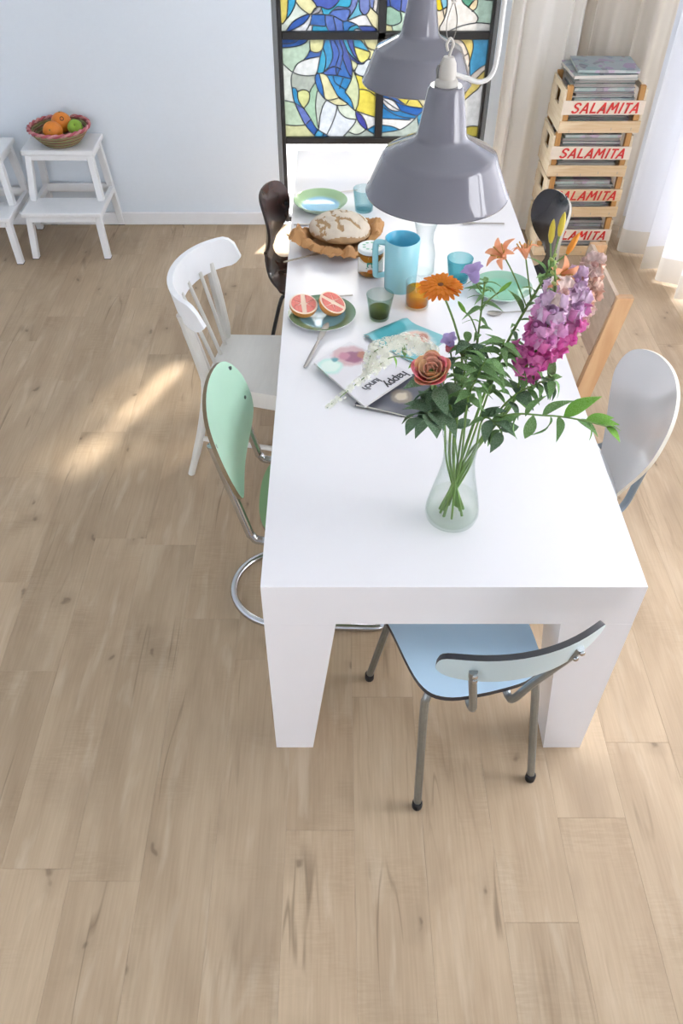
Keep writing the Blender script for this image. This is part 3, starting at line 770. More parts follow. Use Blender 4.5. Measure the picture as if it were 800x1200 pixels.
# the plate's outer face looks backwards (towards the camera); swap so the front is the second face
B().plate(out, bk, -.014, .03, 1, 2, 0).build('backrest', [BLUEBACK, BLUEBACK, EDGE], ch, 50)
for sx in (-1, 1):
    # rear uprights: hairpin from under the seat, back and up to the backrest
    p = cr([(sx*.05, -.05, .436), (sx*.05, -.145, .434), (sx*.051, -.178, .425), (sx*.054, -.198, .445), (sx*.075, -.222, .54), (sx*.114, -.268, .70), (sx*.122, -.279, .745)], 5)
    up = B().tube(p, .010, 10).build('upright', GREYSTEEL, ch)
    for q in (.712, .74):
        B().ell((sx*(.117+(q-.712)*.2), -.284-(q-.712)*.25, q), (.007, .005, .007), 8, 5).build('screw', CHROME, up)
    for (fy, ty, fx) in ((-.215, -.12, .170), (.222, .15, .185)):
        lg = B().tube(cr([(sx*.08, ty, .434), (sx*(.13), ty, .434), (sx*.148, ty-(.01 if fy < 0 else -.01), .42), (sx*(.154), ty+(fy-ty)*.2, .36), (sx*fx, fy, .02)], 5), .011, 10).build('leg', GREYSTEEL, ch)
        B().lathe([(0, 0), (.013, 0), (.0145, .004), (.0145, .026), (.012, .03), (0, .03)], 12, 0, Matrix.Translation((sx*fx, fy, 0))).build('rubber_foot', RUBBER, lg)

# ------------------------------------------------------------------ green cantilever chair
GREEN = mat('mint_plywood', '#b2d9c0', .3, var=.05, scale=10); GREENS = mat('green_seat', '#7fa873', .35, var=.05, scale=10)
PLYEDGE = mat('ply_edge', '#7d6a4e', .5, var=.2, scale=90)
ch = thing('chair', 'mint green chair on a looped chrome tube cantilever frame, left side near the corner', 'chair', (-.06, 1.80, 0), radians(-90), 'chairs around the white table')
gs = [tuple(p) for p in cr([(-.19, .17), (-.12, .2), (0, .205), (.12, .2), (.19, .17), (.2, .08), (.195, -.06), (.16, -.135), (.09, -.165), (0, -.172), (-.09, -.165), (-.16, -.135), (-.195, -.06), (-.2, .08)], 4, True)]
B().plate(gs, lambda u, v: (u, v, .462 - .012*cos(u*7)), .012, .04, 0, 1, 0).build('seat', [GREENS, PLYEDGE], ch, 50)
go = [tuple(p) for p in cr([(-.228, .10), (-.212, .18), (-.145, .247), (0, .268), (.145, .247), (.212, .18), (.228, .10), (.205, .035), (.13, .004), (0, -.004), (-.13, .004), (-.205, .035)], 5, True)]
def gb(u, v): return (u, -.205 - .31*v + .55*u*u, .605 + v*.97)
B().plate([(-a, b) for a, b in go], gb, -.011, .035, 0, 1, 0).build('backrest', [GREEN, PLYEDGE], ch, 50)
tb_ = [(.180, -.262, .80), (.180, -.257, .78), (.180, -.194, .50), (.180, -.182, .462), (.180, -.15, .44), (.178, 0, .438), (.178, .20, .438), (.178, .245, .42), (.178, .262, .37), (.178, .255, .12), (.178, .25, .06), (.176, .21, .014), (.174, .10, .012), (.165, -.12, .012)]
half = cr(tb_, 4); loop = [Vector((.165*cos(a), -.12-.17*sin(a), .012)) for a in [pi*i/24 for i in range(1, 24)]]
B().tube(half + loop + [Vector((-p.x, p.y, p.z)) for p in reversed(half)], .0128, 10).build('tube_frame', CHROME, ch, 60)
for sx in (-1,):
    for v in (.09, .2):
        p = Vector(gb(sx*.182, v)); B().ell(tuple(p+Vector((0, .002, 0))), (.006, .004, .006), 8, 5).build('screw', mat('screw', '#5a6a60', .4, .8), ch)

# ------------------------------------------------------------------ white wooden chair
ch = thing('chair', 'worn white wooden chair with curved top rail and spindles, between the green and brown chairs', 'chair', (-.255, 2.50, 0), radians(-99), 'chairs around the white table')
so = [tuple(p) for p in cr([(-.15, -.19), (-.165, -.17), (-.205, .19), (-.19, .215), (0, .222), (.19, .215), (.205, .19), (.165, -.17), (.15, -.19), (0, -.195)], 4, True)]
B().plate(so, lambda u, v: (u, v, .462-.004*cos(u*9)), .022, .05).build('seat', WORN_PAINT, ch, 40)
for a, b in (((-.185, .19), (.185, .19)), ((-.14, -.165), (.14, -.165)), ((-.145, -.165), (-.188, .19)), ((.145, -.165), (.188, .19))):
    B().bar((a[0], a[1], .413), (b[0], b[1], .413), .02, .055, bev=.003).build('apron', WORN_PAINT, ch)
def posts(sx): return [(sx*.15, -.30, .0), (sx*.148, -.235, .22), (sx*.15, -.19, .44), (sx*.158, -.198, .56), (sx*.172, -.222, .70), (sx*.178, -.232, .75)]
for sx in (-1, 1):
    B().tube(cr(posts(sx), 5), [.014]*3+[.0165]*9+[.019]*8+[.017]*6, 10).build('back_post', WORN_PAINT, ch)
    B().tube([(sx*.18, .185, .45), (sx*.185, .19, .3), (sx*.195, .20, .0)], [.019, .018, .013], 10).build('leg', WORN_PAINT, ch)
    B().tube([(sx*.147, -.235, .19), (sx*.186, .195, .2)], .010, 8).build('stretcher', WORN_PAINT, ch)
B().tube([(-.186, .195, .25), (.186, .195, .25)], .010, 8).build('stretcher', WORN_PAINT, ch)
for x in (-.105, -.037, .037, .105):
    B().tube([(x*.95, -.18, .455), (x, -.232+abs(x)*.2, .60), (x*1.05, -.284+abs(x)*.35, .745)], .0075, 8).build('spindle', WORN_PAINT, ch)
b = B(); n = 28; V = []
for i in range(n+1):
    u = -1.32 + 2.64*i/n; e = min(1, (1-abs(u)/1.32)*7)**.5
    x, y = .262*sin(u), -.09-.208*cos(u)
    x2, y2 = .242*sin(u), -.093-.186*cos(u)
    h = .022+.026*e; tilt = .022
    V += [(x, y+tilt*.5, .772-h), (x2, y2+tilt*.5, .772-h), (x2, y2-tilt*.5, .777+h), (x, y-tilt*.5, .777+h)]
F = [(i*4+j, i*4+(j+1) % 4, i*4+4+(j+1) % 4, i*4+4+j) for i in range(n) for j in range(4)] + [(0, 1, 2, 3), (n*4+3, n*4+2, n*4+1, n*4)]
b.add(V, F).build('top_rail', WHITE_PAINT, ch, 50)

# ------------------------------------------------------------------ moulded shell chairs (brown one left, black one right)
def shell_chair(label, loc, rz, m, me, legm, back=.0):
    ch = thing('chair', label, 'chair', loc, rz, 'chairs around the white table')
    prof = cr([(.21, .440), (.17, .452), (.05, .447), (-.08, .440), (-.15, .447), (-.195, .475), (-.215, .53), (-.213, .585), (-.203, .65), (-.200, .71), (-.212, .775), (-.225, .82)], 8)
    acc = [0.]
    for p, q in zip(prof, prof[1:]): acc.append(acc[-1]+(q-p).length)
    S = acc[-1]
    def pr(s):
        s = min(max(s, 0), S*.99999); i = max(k for k in range(len(acc)-1) if acc[k] <= s); f = (s-acc[i])/(acc[i+1]-acc[i])
        return prof[i].lerp(prof[i+1], f)
    def fn(u, s):
        p = pr(s); q = pr(s+.004); t = (q-p).normalized() if (q-p).length > 1e-9 else Vector((0, 1))
        nn = Vector((t.y, -t.x)) if True else 0        # towards the sitter
        g = s/S; cup = (.55 if g < .45 else 1.5 if g > .7 else .9)*u*u*(1 if g > .45 else .8)
        nn = Vector((t.y, -t.x)); 
        if nn.x < 0 and g > .6: nn = -nn
        if g <= .6 and nn.y < 0: nn = -nn
        return (u, p.x+nn.x*cup, p.y+nn.y*cup)
    W = [(0, .02), (.10, .0), (.165, .02), (.19, .08), (.195, .16), (.185, .26), (.155, .34), (.105, .40), (.062, .46), (.046, .52), (.054, S-.265), (.086, S-.232), (.135, S-.19), (.160, S-.14), (.160, S-.085), (.135, S-.035), (.08, S-.008), (0, S)]
    o = W[1:-1] + [(0, S)] + [(-a, b) for a, b in reversed(W[1:-1])] + [(0, .0)]
    o = [tuple(p) for p in cr(o, 3, True)]
    B().plate(o, fn, .010, .028, 0, 1, 0).build('shell', [m, me], ch, 60)
    hub = B().lathe([(0, .405), (.075, .405), (.08, .412), (.08, .43), (0, .436)], 20).build('hub', legm, ch)
    for sx in (-1, 1):
        for fy in (-1, 1):
            B().tube(cr([(sx*.05, fy*.05, .418), (sx*.105, fy*.11, .415), (sx*.13, fy*.14, .37), (sx*.20, fy*.215, .004)], 4), .0085, 8).build('leg', legm, ch)
    return ch
WALNUT = wood('dark_walnut_shell', '#33201b', '#4a2c25', .2, 3)
BLACKSH = mat('black_shell', '#26272c', .2, var=.08, scale=15)
shell_chair('dark brown moulded plywood shell chair behind the worn white chair, left side', (-.073, 3.142, 0), radians(-102), WALNUT, mat('shell_edge', '#2b2320', .4), BLACKSTEEL)
shell_chair('black moulded shell chair in front of the fruit crates, right side', (.69, 3.07, 0), radians(99), BLACKSH, mat('ivory_edge', '#c9c4b8', .4), CHROME)

# ------------------------------------------------------------------ plywood chair, right side
OAK = wood('honey_ply', '#b78c63', '#c9a47c', .45, 4, (6, 6, 1)); PALEPLY = wood('pale_ply', '#b39a84', '#c6b09a', .45, 5, (3, 3, 9))
ch = thing('chair', 'honey plywood chair with flat slanted posts and pale back panel, right side', 'chair', (.712, 2.555, 0), radians(90), 'chairs around the white table')
for sx in (-1, 1):
    B().hexa([(sx*.185-.014, -.155, 0), (sx*.185+.014, -.155, 0), (sx*.185+.014, -.095, 0), (sx*.185-.014, -.095, 0)],
             [(sx*.185-.014, -.268, .81), (sx*.185+.014, -.268, .81), (sx*.185+.014, -.212, .81), (sx*.185-.014, -.212, .81)]).build('back_post', OAK, ch)
    B().box((sx*.185, .17, .215), (.028, .055, .43), .003).build('leg', OAK, ch)
    B().box((sx*.185, .02, .40), (.026, .32, .05), .003).build('side_rail', OAK, ch)
B().plate(rrect(.40, .38, .04, 4, 0, .03), lambda u, v: (u, v, .452-.15*u*u*0), .014, .06).build('seat', PALEPLY, ch, 40)
B().plate([(-a, b) for a, b in rrect(.37, .235, .012, 3)], lambda u, v: (u, -.195-.155*v+.12*u*u, .695+v), -.014, .05).build('back_panel', PALEPLY, ch, 40)

# ------------------------------------------------------------------ glossy white shell chair, right side near
SHELLW = mat('glossy_grey_white', '#d3d3d4', .12, var=.02, scale=6, Coat_Weight=.6)
ch = thing('chair', 'glossy grey white moulded chair with rounded back, right side nearest the camera', 'chair', (.695, 1.905, 0), radians(90), 'chairs around the white table')
SEATW = mat('white_seat', '#e6eaec', .25, var=.02)
B().plate([tuple(p) for p in cr([(-.19, .2), (0, .215), (.19, .2), (.205, .05), (.19, -.12), (.12, -.175), (0, -.185), (-.12, -.175), (-.19, -.12), (-.205, .05)], 5, True)], lambda u, v: (u, v, .452+.25*u*u), .011, .04).build('seat', SEATW, ch, 50)
wo = [tuple(p) for p in cr([(-.075, -.06), (0, -.065), (.075, -.06), (.135, .05), (.195, .17), (.215, .25), (.19, .325), (.11, .37), (0, .385), (-.11, .37), (-.19, .325), (-.215, .25), (-.195, .17), (-.135, .05)], 5, True)]
def wbk(u, v): return (u, -.19 - .19*v + .95*u*u - .05*max(0, -v), .475 + v*.96)
B().plate([(-a, b) for a, b in wo], wbk, -.010, .035, 0, 1, 0).build('backrest', [SHELLW, mat('cream_edge', '#e9e4d6', .4)], ch, 60)
for sx in (-1, 1):
    B().tube(cr([(sx*.15, .12, .425), (sx*.155, -.08, .425), (sx*.155, -.16, .428), (sx*.14, -.195, .45), (sx*.125, -.215, .52), (sx*.13, -.222, .60)], 5), .013, 10, flat=.6).build('back_bracket', mat('blue_grey_steel', '#8d99a3', .35, .7), ch)
    for fy, ty in ((.21, .14), (-.2, -.12)):
        B().tube([(sx*.15, ty, .425), (sx*.185, fy, .0)], .0105, 10).build('leg', GREYSTEEL, ch)

# ------------------------------------------------------------------ step stools
def stool(label, loc, rz=0):
    st = thing('step_stool', label, 'stool', loc, rz, 'white step stools by the wall')
    B().box((0, .135, .512), (.385, .25, .026), .004).build('top', WHITE_PAINT, st)
    B().box((0, -.065, .252), (.43, .20, .024), .004).build('step', WHITE_PAINT, st)
    for sx in (-1, 1):
        q = 'leg'
        B().bar((sx*.2, .275, 0), (sx*.165, .215, .5), .034, .034, (0, 1, 0), bev=.002).build(q, WHITE_PAINT, st)        # rear leg, full height
        B().bar((sx*.2, -.145, 0), (sx*.185, -.125, .24), .034, .034, (0, 1, 0), bev=.002).build(q, WHITE_PAINT, st)      # front leg under the step
        B().bar((sx*.185, .005, .262), (sx*.162, .04, .5), .034, .034, (0, 1, 0), bev=.002).build('strut', WHITE_PAINT, st)
        B().bar((sx*.19, -.14, .228), (sx*.19, .235, .228), .026, .034, bev=.002).build('side_rail', WHITE_PAINT, st)
        B().bar((sx*.168, .03, .485), (sx*.168, .235, .485), .02, .03, bev=.002).build('side_rail', WHITE_PAINT, st)
    for sx in (-1, 1):
        for fy in (.275, -.145): B().box((sx*.2, fy, .0015), (.036, .036, .003)).build('foot_pad', RUBBER, st)
    B().bar((-.165, .03, .484), (.165, .03, .484), .018, .03, bev=.002).build('cross_rail', WHITE_PAINT, st)
    B().bar((-.18, -.145, .224), (.18, -.145, .224), .018, .03, bev=.002).build('cross_rail', WHITE_PAINT, st)
    B().bar((-.185, .238, .235), (.185, .238, .235), .018, .045, bev=.002).build('cross_rail', WHITE_PAINT, st)
    return st
stool('white step stool carrying the fruit basket', (-1.465, 4.335, 0))
stool('white step stool cut off by the left picture edge, nothing on it', (-1.935, 4.275, 0))

# basket and fruit
def weave():
    m = bpy.data.materials.new('woven_raffia'); m.use_nodes = True
    nt = m.node_tree; N = nt.nodes; L = nt.links; b_ = N['Principled BSDF']; b_.inputs['Roughness'].default_value = .8
    tc = N.new('ShaderNodeTexCoord'); w = N.new('ShaderNodeTexWave'); w.bands_direction = 'Z'; w.inputs['Scale'].default_value = 16; w.inputs['Distortion'].default_value = 1.5
    v = N.new('ShaderNodeTexNoise'); v.inputs['Scale'].default_value = 60
    L.new(tc.outputs['Object'], w.inputs['Vector']); L.new(tc.outputs['Object'], v.inputs['Vector'])
    r = N.new('ShaderNodeValToRGB'); e = r.color_ramp.elements; e[0].color = lin('#8f5a4c'); e[1].color = lin('#9ba06a')
    x = e.new(.5); x.color = lin('#b9a680'); L.new(w.outputs['Fac'], r.inputs[0])
    mx = N.new('ShaderNodeMix'); mx.data_type = 'RGBA'; mx.blend_type = 'MULTIPLY'; mx.inputs[0].default_value = .5
    L.new(r.outputs[0], mx.inputs[6]); L.new(v.outputs['Color'], mx.inputs[7]); L.new(mx.outputs[2], b_.inputs['Base Color'])
    return m
BX, BY, BZ = -1.462, 4.465, .525
bk_ = thing('basket', 'round woven basket with pink braided rim on the step stool', 'basket', (BX, BY, BZ))
rings = 9; body = B()
for i in range(rings):      # coiled rows, each its own roll of raffia
    z_ = .006+.0085*i; r_ = .088+.062*(i/(rings-1))**.8
    body.tube([(r_*cos(a), r_*sin(a), z_) for a in [2*pi*k/40 for k in range(40)]], .0065, 6, closed=True)
body.lathe([(0, .002), (.09, .002), (.09, .008), (0, .008)], 30)
body.build('body', weave(), bk_, 60)
RA = mat('pink_raffia', '#b8606a', .75, var=.2, scale=120); RB = mat('rose_raffia', '#cf8f90', .75, var=.2, scale=120)
for ph, m_ in ((0, RA), (pi, RB)):
    B().tube([((.156+.005*cos(14*a+ph))*cos(a), (.156+.005*cos(14*a+ph))*sin(a), .083+.005*sin(14*a+ph)) for a in [2*pi*k/112 for k in range(112)]], .0065, 6, closed=True).build('rim_braid', m_, bk_, 60)
ORANGE = mat('orange_peel', '#e8892c', .42, var=.1, scale=90, bump=.35); 
def orange(label, p, r, sticker=False, face=(0, -1, .5)):
    o = thing('orange', label, 'orange', p, 0, 'oranges in the basket')
    B().ell((0, 0, 0), (r, r, r*.96), 24, 16).build('peel', ORANGE, o, 80)
    d = Vector(face).normalized()
    B().lathe([(0, .0015), (.004, .001), (.004, -.002)], 8, 0, frame(d*r*.985, d)).build('stem_scar', mat('scar', '#6d6b2a', .8), o)
    if sticker:
        d2 = Vector((.35, -.75, .62)).normalized()
        st = B().lathe([(0, .0008), (.012, .0004), (.012, -.002)], 16, 0, frame(d2*r*.99, d2)).build('sticker', mat('orange_sticker', '#d87a28', .4), o)
        B().lathe([(.0075, .0016), (.011, .0014), (.011, 0), (.0075, 0), (.0075, .0016)], 16, 0, frame(d2*r*.99, d2)).build('sticker_ring', mat('sticker_print', '#2c2018', .5), st)
orange('orange at the front of the fruit basket', (BX-.022, BY-.045, BZ+.072), .052)
orange('orange with a dark ring sticker at the back of the basket', (BX+.005, BY+.045, BZ+.086), .053, True, (0, 0, 1))
ap = thing('apple', 'green apple lying beside the oranges in the basket', 'apple', (BX+.088, BY-.004, BZ+.076))
B().lathe([(0, -.032), (.012, -.036), (.028, -.03), (.038, -.008), (.040, .008), (.033, .026), (.018, .033), (.006, .028), (0, .022)], 24, 0, frame((0, 0, 0), (.1, -.75, .7))).build('flesh', mat('green_apple', '#8fb43c', .3, var=.15, scale=25), ap, 80)
d_ = Vector((.1, -.75, .7)).normalized(); B().tube([d_*.02, d_*.045+Vector((.004, 0, 0))], .0016, 6).build('stalk', mat('stalk', '#5c4a2a', .8), ap)

# ------------------------------------------------------------------ pendant lamps
ENAMEL = mat('grey_enamel', '#6b6972', .09, var=.015, scale=4, Coat_Weight=.8, Coat_Roughness=.04); ENWHITE = mat('white_enamel', '#eceae6', .25)
FITTING = mat('putty_fitting', '#b9b4ac', .4, var=.05); CABLE = mat('white_cable', '#d9d7d4', .5)
def pendant(label, x, y, rot):
    z0 = 1.245
    p = thing('pendant_lamp', label, 'lamp', (x, y, z0), rot, 'grey pendant lamps over the table')
    R = .19
    outer = [(R+.003, -.002), (R+.004, .002), (R, .006), (.153, .094), (.149, .102), (.140, .108), (.075, .140), (.068, .146), (.064, .155), (.045, .262), (.040, .268), (0, .27)]
    inner = [(0, .262), (.038, .255), (.060, .150), (.070, .134), (.136, .100), (.148, .092), (R-.004, .002), (R+.003, -.002)]
    B().lathe(outer, 64).build('shade', ENAMEL, p, 30)
    B().lathe(inner, 64).build('shade_lining', ENWHITE, p, 30)
    B().lathe([(0, .268), (.029, .268), (.030, .275), (.026, .282), (.022, .284), (.022, .30), (.020, .318), (.013, .332), (0, .334)], 20).build('socket_cap', FITTING, p, 50)
    B().lathe([(0, .12), (.03, .12), (.034, .15), (.02, .21), (0, .22)], 16).build('bulb', mat('bulb_glass', '#f2f0ea', .2), p, 60)
    B().tube(cr([(0, 0, .33), (.004, 0, .345), (.008, 0, .36), (0, 0, .372), (-.008, 0, .36), (-.004, 0, .345)], 4), .0035, 8).build('hook', FITTING, p)
    B().tube(cr([(0, 0, .362), (.010, 0, .38), (.012, 0, .41), (.004, 0, .44), (0, 0, .448), (-.004, 0, .44), (-.012, 0, .41), (-.010, 0, .38)], 4, True), .0014, 6, closed=True).build('wire_loop', mat('steel_wire', '#7a7875', .4, .8), p)
    B().box((0, 0, .462), (.012, .01, .034), .003).build('wire_clamp', FITTING, p)
    B().tube([(0, 0, .475), (0, 0, CEIL-z0)], .0016, 6).build('suspension_wire', mat('steel_wire', '#7a7875'), p)
    B().tube([(-.024, 0, .285), (-.027, 0, .305), (-.022, 0, .315)], .003, 6).build('clip', mat('steel_wire', '#7a7875'), p)
    B().tube(cr([(.018, 0, .292), (.05, 0, .282), (.085, 0, .272), (.112, 0, .285), (.122, 0, .33), (.122, 0, .45), (.125, 0, .8), (.10, 0, 1.2), (.02, 0, CEIL-z0)], 6), .0062, 8).build('cable', CABLE, p)
    B().lathe([(0, CEIL-z0-.03), (.03, CEIL-z0-.03), (.045, CEIL-z0)], 20).build('ceiling_rose', ENWHITE, p)
pendant('grey enamel pendant lamp hanging nearer the camera, in full view', .278, 2.17, radians(8))
pendant('grey enamel pendant lamp farther back, cut off by the top picture edge', .29, 3.09, radians(-5))

# ------------------------------------------------------------------ crates with magazines
CRATEW = wood('crate_pine', '#d9b98d', '#ecd6b2', .6, 5, (1, 12, 12)); CRATEP = wood('crate_post', '#b98345', '#cf9d60', .6, 5, (12, 12, 1)); CRATEE = wood('crate_end', '#e2cfae', '#f0e2c8', .6, 5, (12, 1, 12))
SLATP = mat('painted_slat', '#efe0cc', .55, var=.05); REDP = mat('red_print', '#d8342c', .5, var=.1, scale=60)
CW, CD, CH_ = .405, .28, .2205
def salamita():
    """brush-cut capitals, each stroke a flat ribbon; 1 unit tall, leaning right"""
    G_ = {'S': [[(.50, .80), (.40, .95), (.18, .95), (.06, .80), (.12, .62), (.38, .46), (.46, .28), (.36, .08), (.14, .05), (.0, .18)]],
          'A': [[(0, 0), (.30, 1)], [(.30, 1), (.56, 0)], [(.10, .30), (.48, .30)]], 'L': [[(.06, 1), (.06, .03)], [(.06, .06), (.48, .06)]],
          'M': [[(0, 0), (.12, 1)], [(.12, 1), (.36, .34)], [(.36, .34), (.62, 1)], [(.62, 1), (.72, 0)]], 'I': [[(.05, 0), (.05, 1)]], 'T': [[(0, .94), (.50, .94)], [(.25, .94), (.25, 0)]]}
    W_ = {'S': .60, 'A': .66, 'L': .56, 'M': .86, 'I': .20, 'T': .50}
    b = B(); x0 = 0; w = .085
    for k, ch_ in enumerate('SALAMITA'):
        for st in G_[ch_]:
            P = cr(st, 3) if len(st) > 2 else [Vector(p) for p in st]
            n_ = len(P); L1 = []; L2 = []
            for i in range(n_):
                t = (P[min(i+1, n_-1)]-P[max(i-1, 0)]).normalized(); q = Vector((-t.y, t.x))*w
                e = t*(w*.5 if i == n_-1 else -w*.5 if i == 0 else 0)
                for l_, s_ in ((L1, 1), (L2, -1)):
                    v = P[i]+q*s_+e; l_.append((x0+v.x+.22*v.y, v.y))
            b.prism([p for p in L2]+[p for p in reversed(L1)], 0, .012+.004*len(b.f) % .01)
        x0 += W_[ch_]+.14
    xm = x0/2; b.v = [(v[0]-xm, v[1]-.5, v[2]) for v in b.v]
    return b.mesh('lettering', REDP, 20), x0
letters, lw = salamita(); sc = .335/lw
pal = ['#7c7a74', '#4e4a46', '#b4ada2', '#2a2826', '#b83a34', '#6a6f78', '#c6c2b8', '#2f6a38', '#4a4f62', '#a5705a', '#d0ccc4', '#575047']
CRPAPER = mat('worn_pages', '#a39d96', .7, var=.35, scale=160, stretch=(.1, .1, 6))
PAPER = mat('magazine_pages', '#d6d1c8', .7, var=.12, scale=300, stretch=(.05, .05, 8))
def covermat(i):
    c = pal[i % len(pal)]; name = 'cover_%d' % (i % len(pal))
    if name in MATS: return MATS[name]
    m = bpy.data.materials.new(name); m.use_nodes = True; nt = m.node_tree; N = nt.nodes; L = nt.links; b_ = N['Principled BSDF']
    b_.inputs['Roughness'].default_value = .3
    tc = N.new('ShaderNodeTexCoord'); v = N.new('ShaderNodeTexVoronoi'); v.inputs['Scale'].default_value = 2.5; nz = N.new('ShaderNodeTexNoise'); nz.inputs['Scale'].default_value = 9+i % 5; nz.inputs['Detail'].default_value = 1
    L.new(tc.outputs['Object'], nz.inputs['Vector']); L.new(nz.outputs['Color'], v.inputs['Vector'])
    mx = N.new('ShaderNodeMix'); mx.data_type = 'RGBA'; mx.blend_type = 'MIX'; mx.inputs[0].default_value = .5; mx.inputs[6].default_value = lin(c)
    hs = N.new('ShaderNodeHueSaturation'); hs.inputs['Saturation'].default_value = .4; hs.inputs['Value'].default_value = .7; L.new(v.outputs['Color'], hs.inputs['Color'])
    L.new(hs.outputs[0], mx.inputs[7]); L.new(mx.outputs[2], b_.inputs['Base Color']); MATS[name] = m
    return m
def magazine(label, x, y, z, w, d, t, rz, ci, group=None, bend=0., mname='magazine'):
    mg = thing(mname, label, 'magazine', (x, y, z), rz, group)
    f = lambda zz: (lambda u, v: (u, v, zz + bend*(u/w)**2*4 + .0012*sin(v*40+ci)))
    B().plate(rrect(w-.004, d-.004, .001, 1), f(t-.0006), t-.0012, .05).build('pages', (CRPAPER if ci % 3 else PAPER) if ci % 4 else covermat(ci+2), mg, 30)
    B().plate(rrect(w, d, .002, 1), f(t), .0006, .05).build('cover', covermat(ci), mg, 30)
    B().plate(rrect(w, d, .002, 1), f(.0006), .0006, .05).build('back_cover', covermat(ci+5), mg, 30)
    return mg
ci = 0
crate_name = ['bottom crate of the stack, on the floor', 'second crate from the bottom', 'third crate from the bottom', 'top crate of the stack']
for k in range(4):
    zc = CH_*k; dx, dy, rz = ((0, 0, 0), (.004, .004, .01), (-.004, .002, -.012), (.006, -.004, .012))[k]
    c = thing('fruit_crate', 'pine fruit crate lettered SALAMITA full of magazines, ' + crate_name[k], 'crate', (1.315+dx, 4.35+dy, zc), rz, 'SALAMITA crates in the corner')
    for sx in (-1, 1):
        for sy in (-1, 1):
            B().box((sx*(CW/2-.026), sy*(CD/2-.022), CH_/2), (.028, .024, CH_-.002), .002).build('corner_post', CRATEP, c)
        # solid end board with a hand hole
        e = B(); X = sx*(CW/2-.006)
        zt = .205
        e.box((X, 0, .055), (.010, CD-.02, .104)).box((X, 0, .190), (.010, CD-.02, .03)).box((X, -.088, .141), (.010, .084, .068)).box((X, .088, .141), (.010, .084, .068))
        e.build('end_board', CRATEE, c, 20)
    for sy in (-1, 1):
        B().box((0, sy*(CD/2-.005), .031), (CW, .008, .056), .001).build('slat', CRATEW, c)
        s_ = B().box((0, sy*(CD/2-.005), .122), (CW, .008, .064), .001).build('slat', SLATP if k in (0, 2, 3) else CRATEW, c)
        if sy < 0:
            t_ = link('lettering', letters, s_); t_.matrix_local = Matrix.Translation((.012, -(CD/2)-.0011, .122)) @ Matrix.Rotation(pi/2, 4, 'X') @ Matrix.Diagonal((sc, .046, .05, 1))
            for q in (-.15, -.03, .06, .16):
                B().bar((q, -CD/2+.0005, .006+.01*(q > 0)), (q, -CD/2+.0005, .018+.01*(q > 0)), .0015, .0015, (0, 1, 0)).build('staple', GREYSTEEL, c)
    for j in range(4): B().box((0, -CD/2+.042+j*.066, .008), (CW-.026, .05, .008)).build('bottom_board', CRATEW, c)
    z_ = zc+.0125; top = zc+(.245 if k == 3 else .190)
    n_ = 0
    grp = 'magazines lying in the ' + crate_name[k]
    while z_ < top:
        t_ = rnd.choice((.006, .009, .012, .016))
        lab = 'flat magazine in the pile inside the ' + crate_name[k]
        magazine(lab, 1.315+dx+rnd.uniform(-.008, .008), 4.35+rnd.uniform(-.005, .004), z_, rnd.uniform(.285, .30), rnd.uniform(.205, .218), t_, rnd.uniform(-.02, .02), ci, grp)
        z_ += t_+.0016; ci += 1
    if k == 3:
        magazine('thick magazine jutting from the top crate, last but one of the pile', 1.30, 4.345, z_, .315, .235, .016, .07, 3, grp); z_ += .0185
        magazine('glossy magazine with blurred photo cover, topmost on the crate stack', 1.325, 4.355, z_, .30, .22, .014, -.03, 8, grp)

# ------------------------------------------------------------------ things on the table
def plate_thing(name, label, x, y, r, m, mr, group, h=.026, deco=None):
    p = thing(name, label, 'plate', (x, y, TZ), 0, group)
    prof_in = [(0, .006), (r*.55, .006), (r*.66, .009), (r*.8, .018), (r*.97, h-.001), (r, h)]
    prof_out = [(r, h), (r*1.005, h-.002), (r*.8, .012), (r*.6, .001), (r*.55, 0), (0, 0)]
    B().lathe(prof_in[::-1], 48).build('dish', m, p, 60); B().lathe(prof_out[::-1], 48).build('rim_underside', mr, p, 60)
    return p
def glaze(name, c_in, c_out, sc=14.):
    m = bpy.data.materials.new(name); m.use_nodes = True; nt = m.node_tree; N = nt.nodes; L = nt.links; b_ = N['Principled BSDF']
    b_.inputs['Roughness'].default_value = .12; b_.inputs['Coat Weight'].default_value = .4
    tc = N.new('ShaderNodeTexCoord'); ln = N.new('ShaderNodeVectorMath'); ln.operation = 'LENGTH'; L.new(tc.outputs['Object'], ln.inputs[0])
    nz = N.new('ShaderNodeTexNoise'); nz.inputs['Scale'].default_value = sc; L.new(tc.outputs['Object'], nz.inputs['Vector'])
    ad = N.new('ShaderNodeMath'); ad.operation = 'MULTIPLY_ADD'; ad.inputs[1].default_value = .012; L.new(nz.outputs['Fac'], ad.inputs[0]); L.new(ln.outputs['Value'], ad.inputs[2])
    r = N.new('ShaderNodeValToRGB'); r.color_ramp.elements[0].position = .078; r.color_ramp.elements[1].position = .088
    r.color_ramp.elements[0].color = lin(c_in); r.color_ramp.elements[1].color = lin(c_out)
    L.new(ad.outputs[0], r.inputs[0]); L.new(r.outputs[0], b_.inputs['Base Color'])
    return m
PWHITE = mat('plate_white', '#e4ebe6', .2)
plate_thing('dinner_plate', 'green and blue glazed plate at the far left end of the table', -.057, 3.19, .108, glaze('glaze_blue_green', '#9ccbe6', '#a8c79a'), mat('plate_pale_green', '#bcd2b6', .25), 'plates on the table', .034)
plate_thing('dinner_plate', 'dark green plate under the grapefruit halves', -.042, 2.355, .112, glaze('glaze_dark_green', '#86b7c4', '#6e8c6a'), PWHITE, 'plates on the table', .022)
plate_thing('dinner_plate', 'jade green plate on the right, partly behind the flowers', .578, 2.515, .102, glaze('glaze_jade', '#86c4a4', '#93bda4'), mat('plate_jade', '#cfe2d8', .25), 'plates on the table', .03)

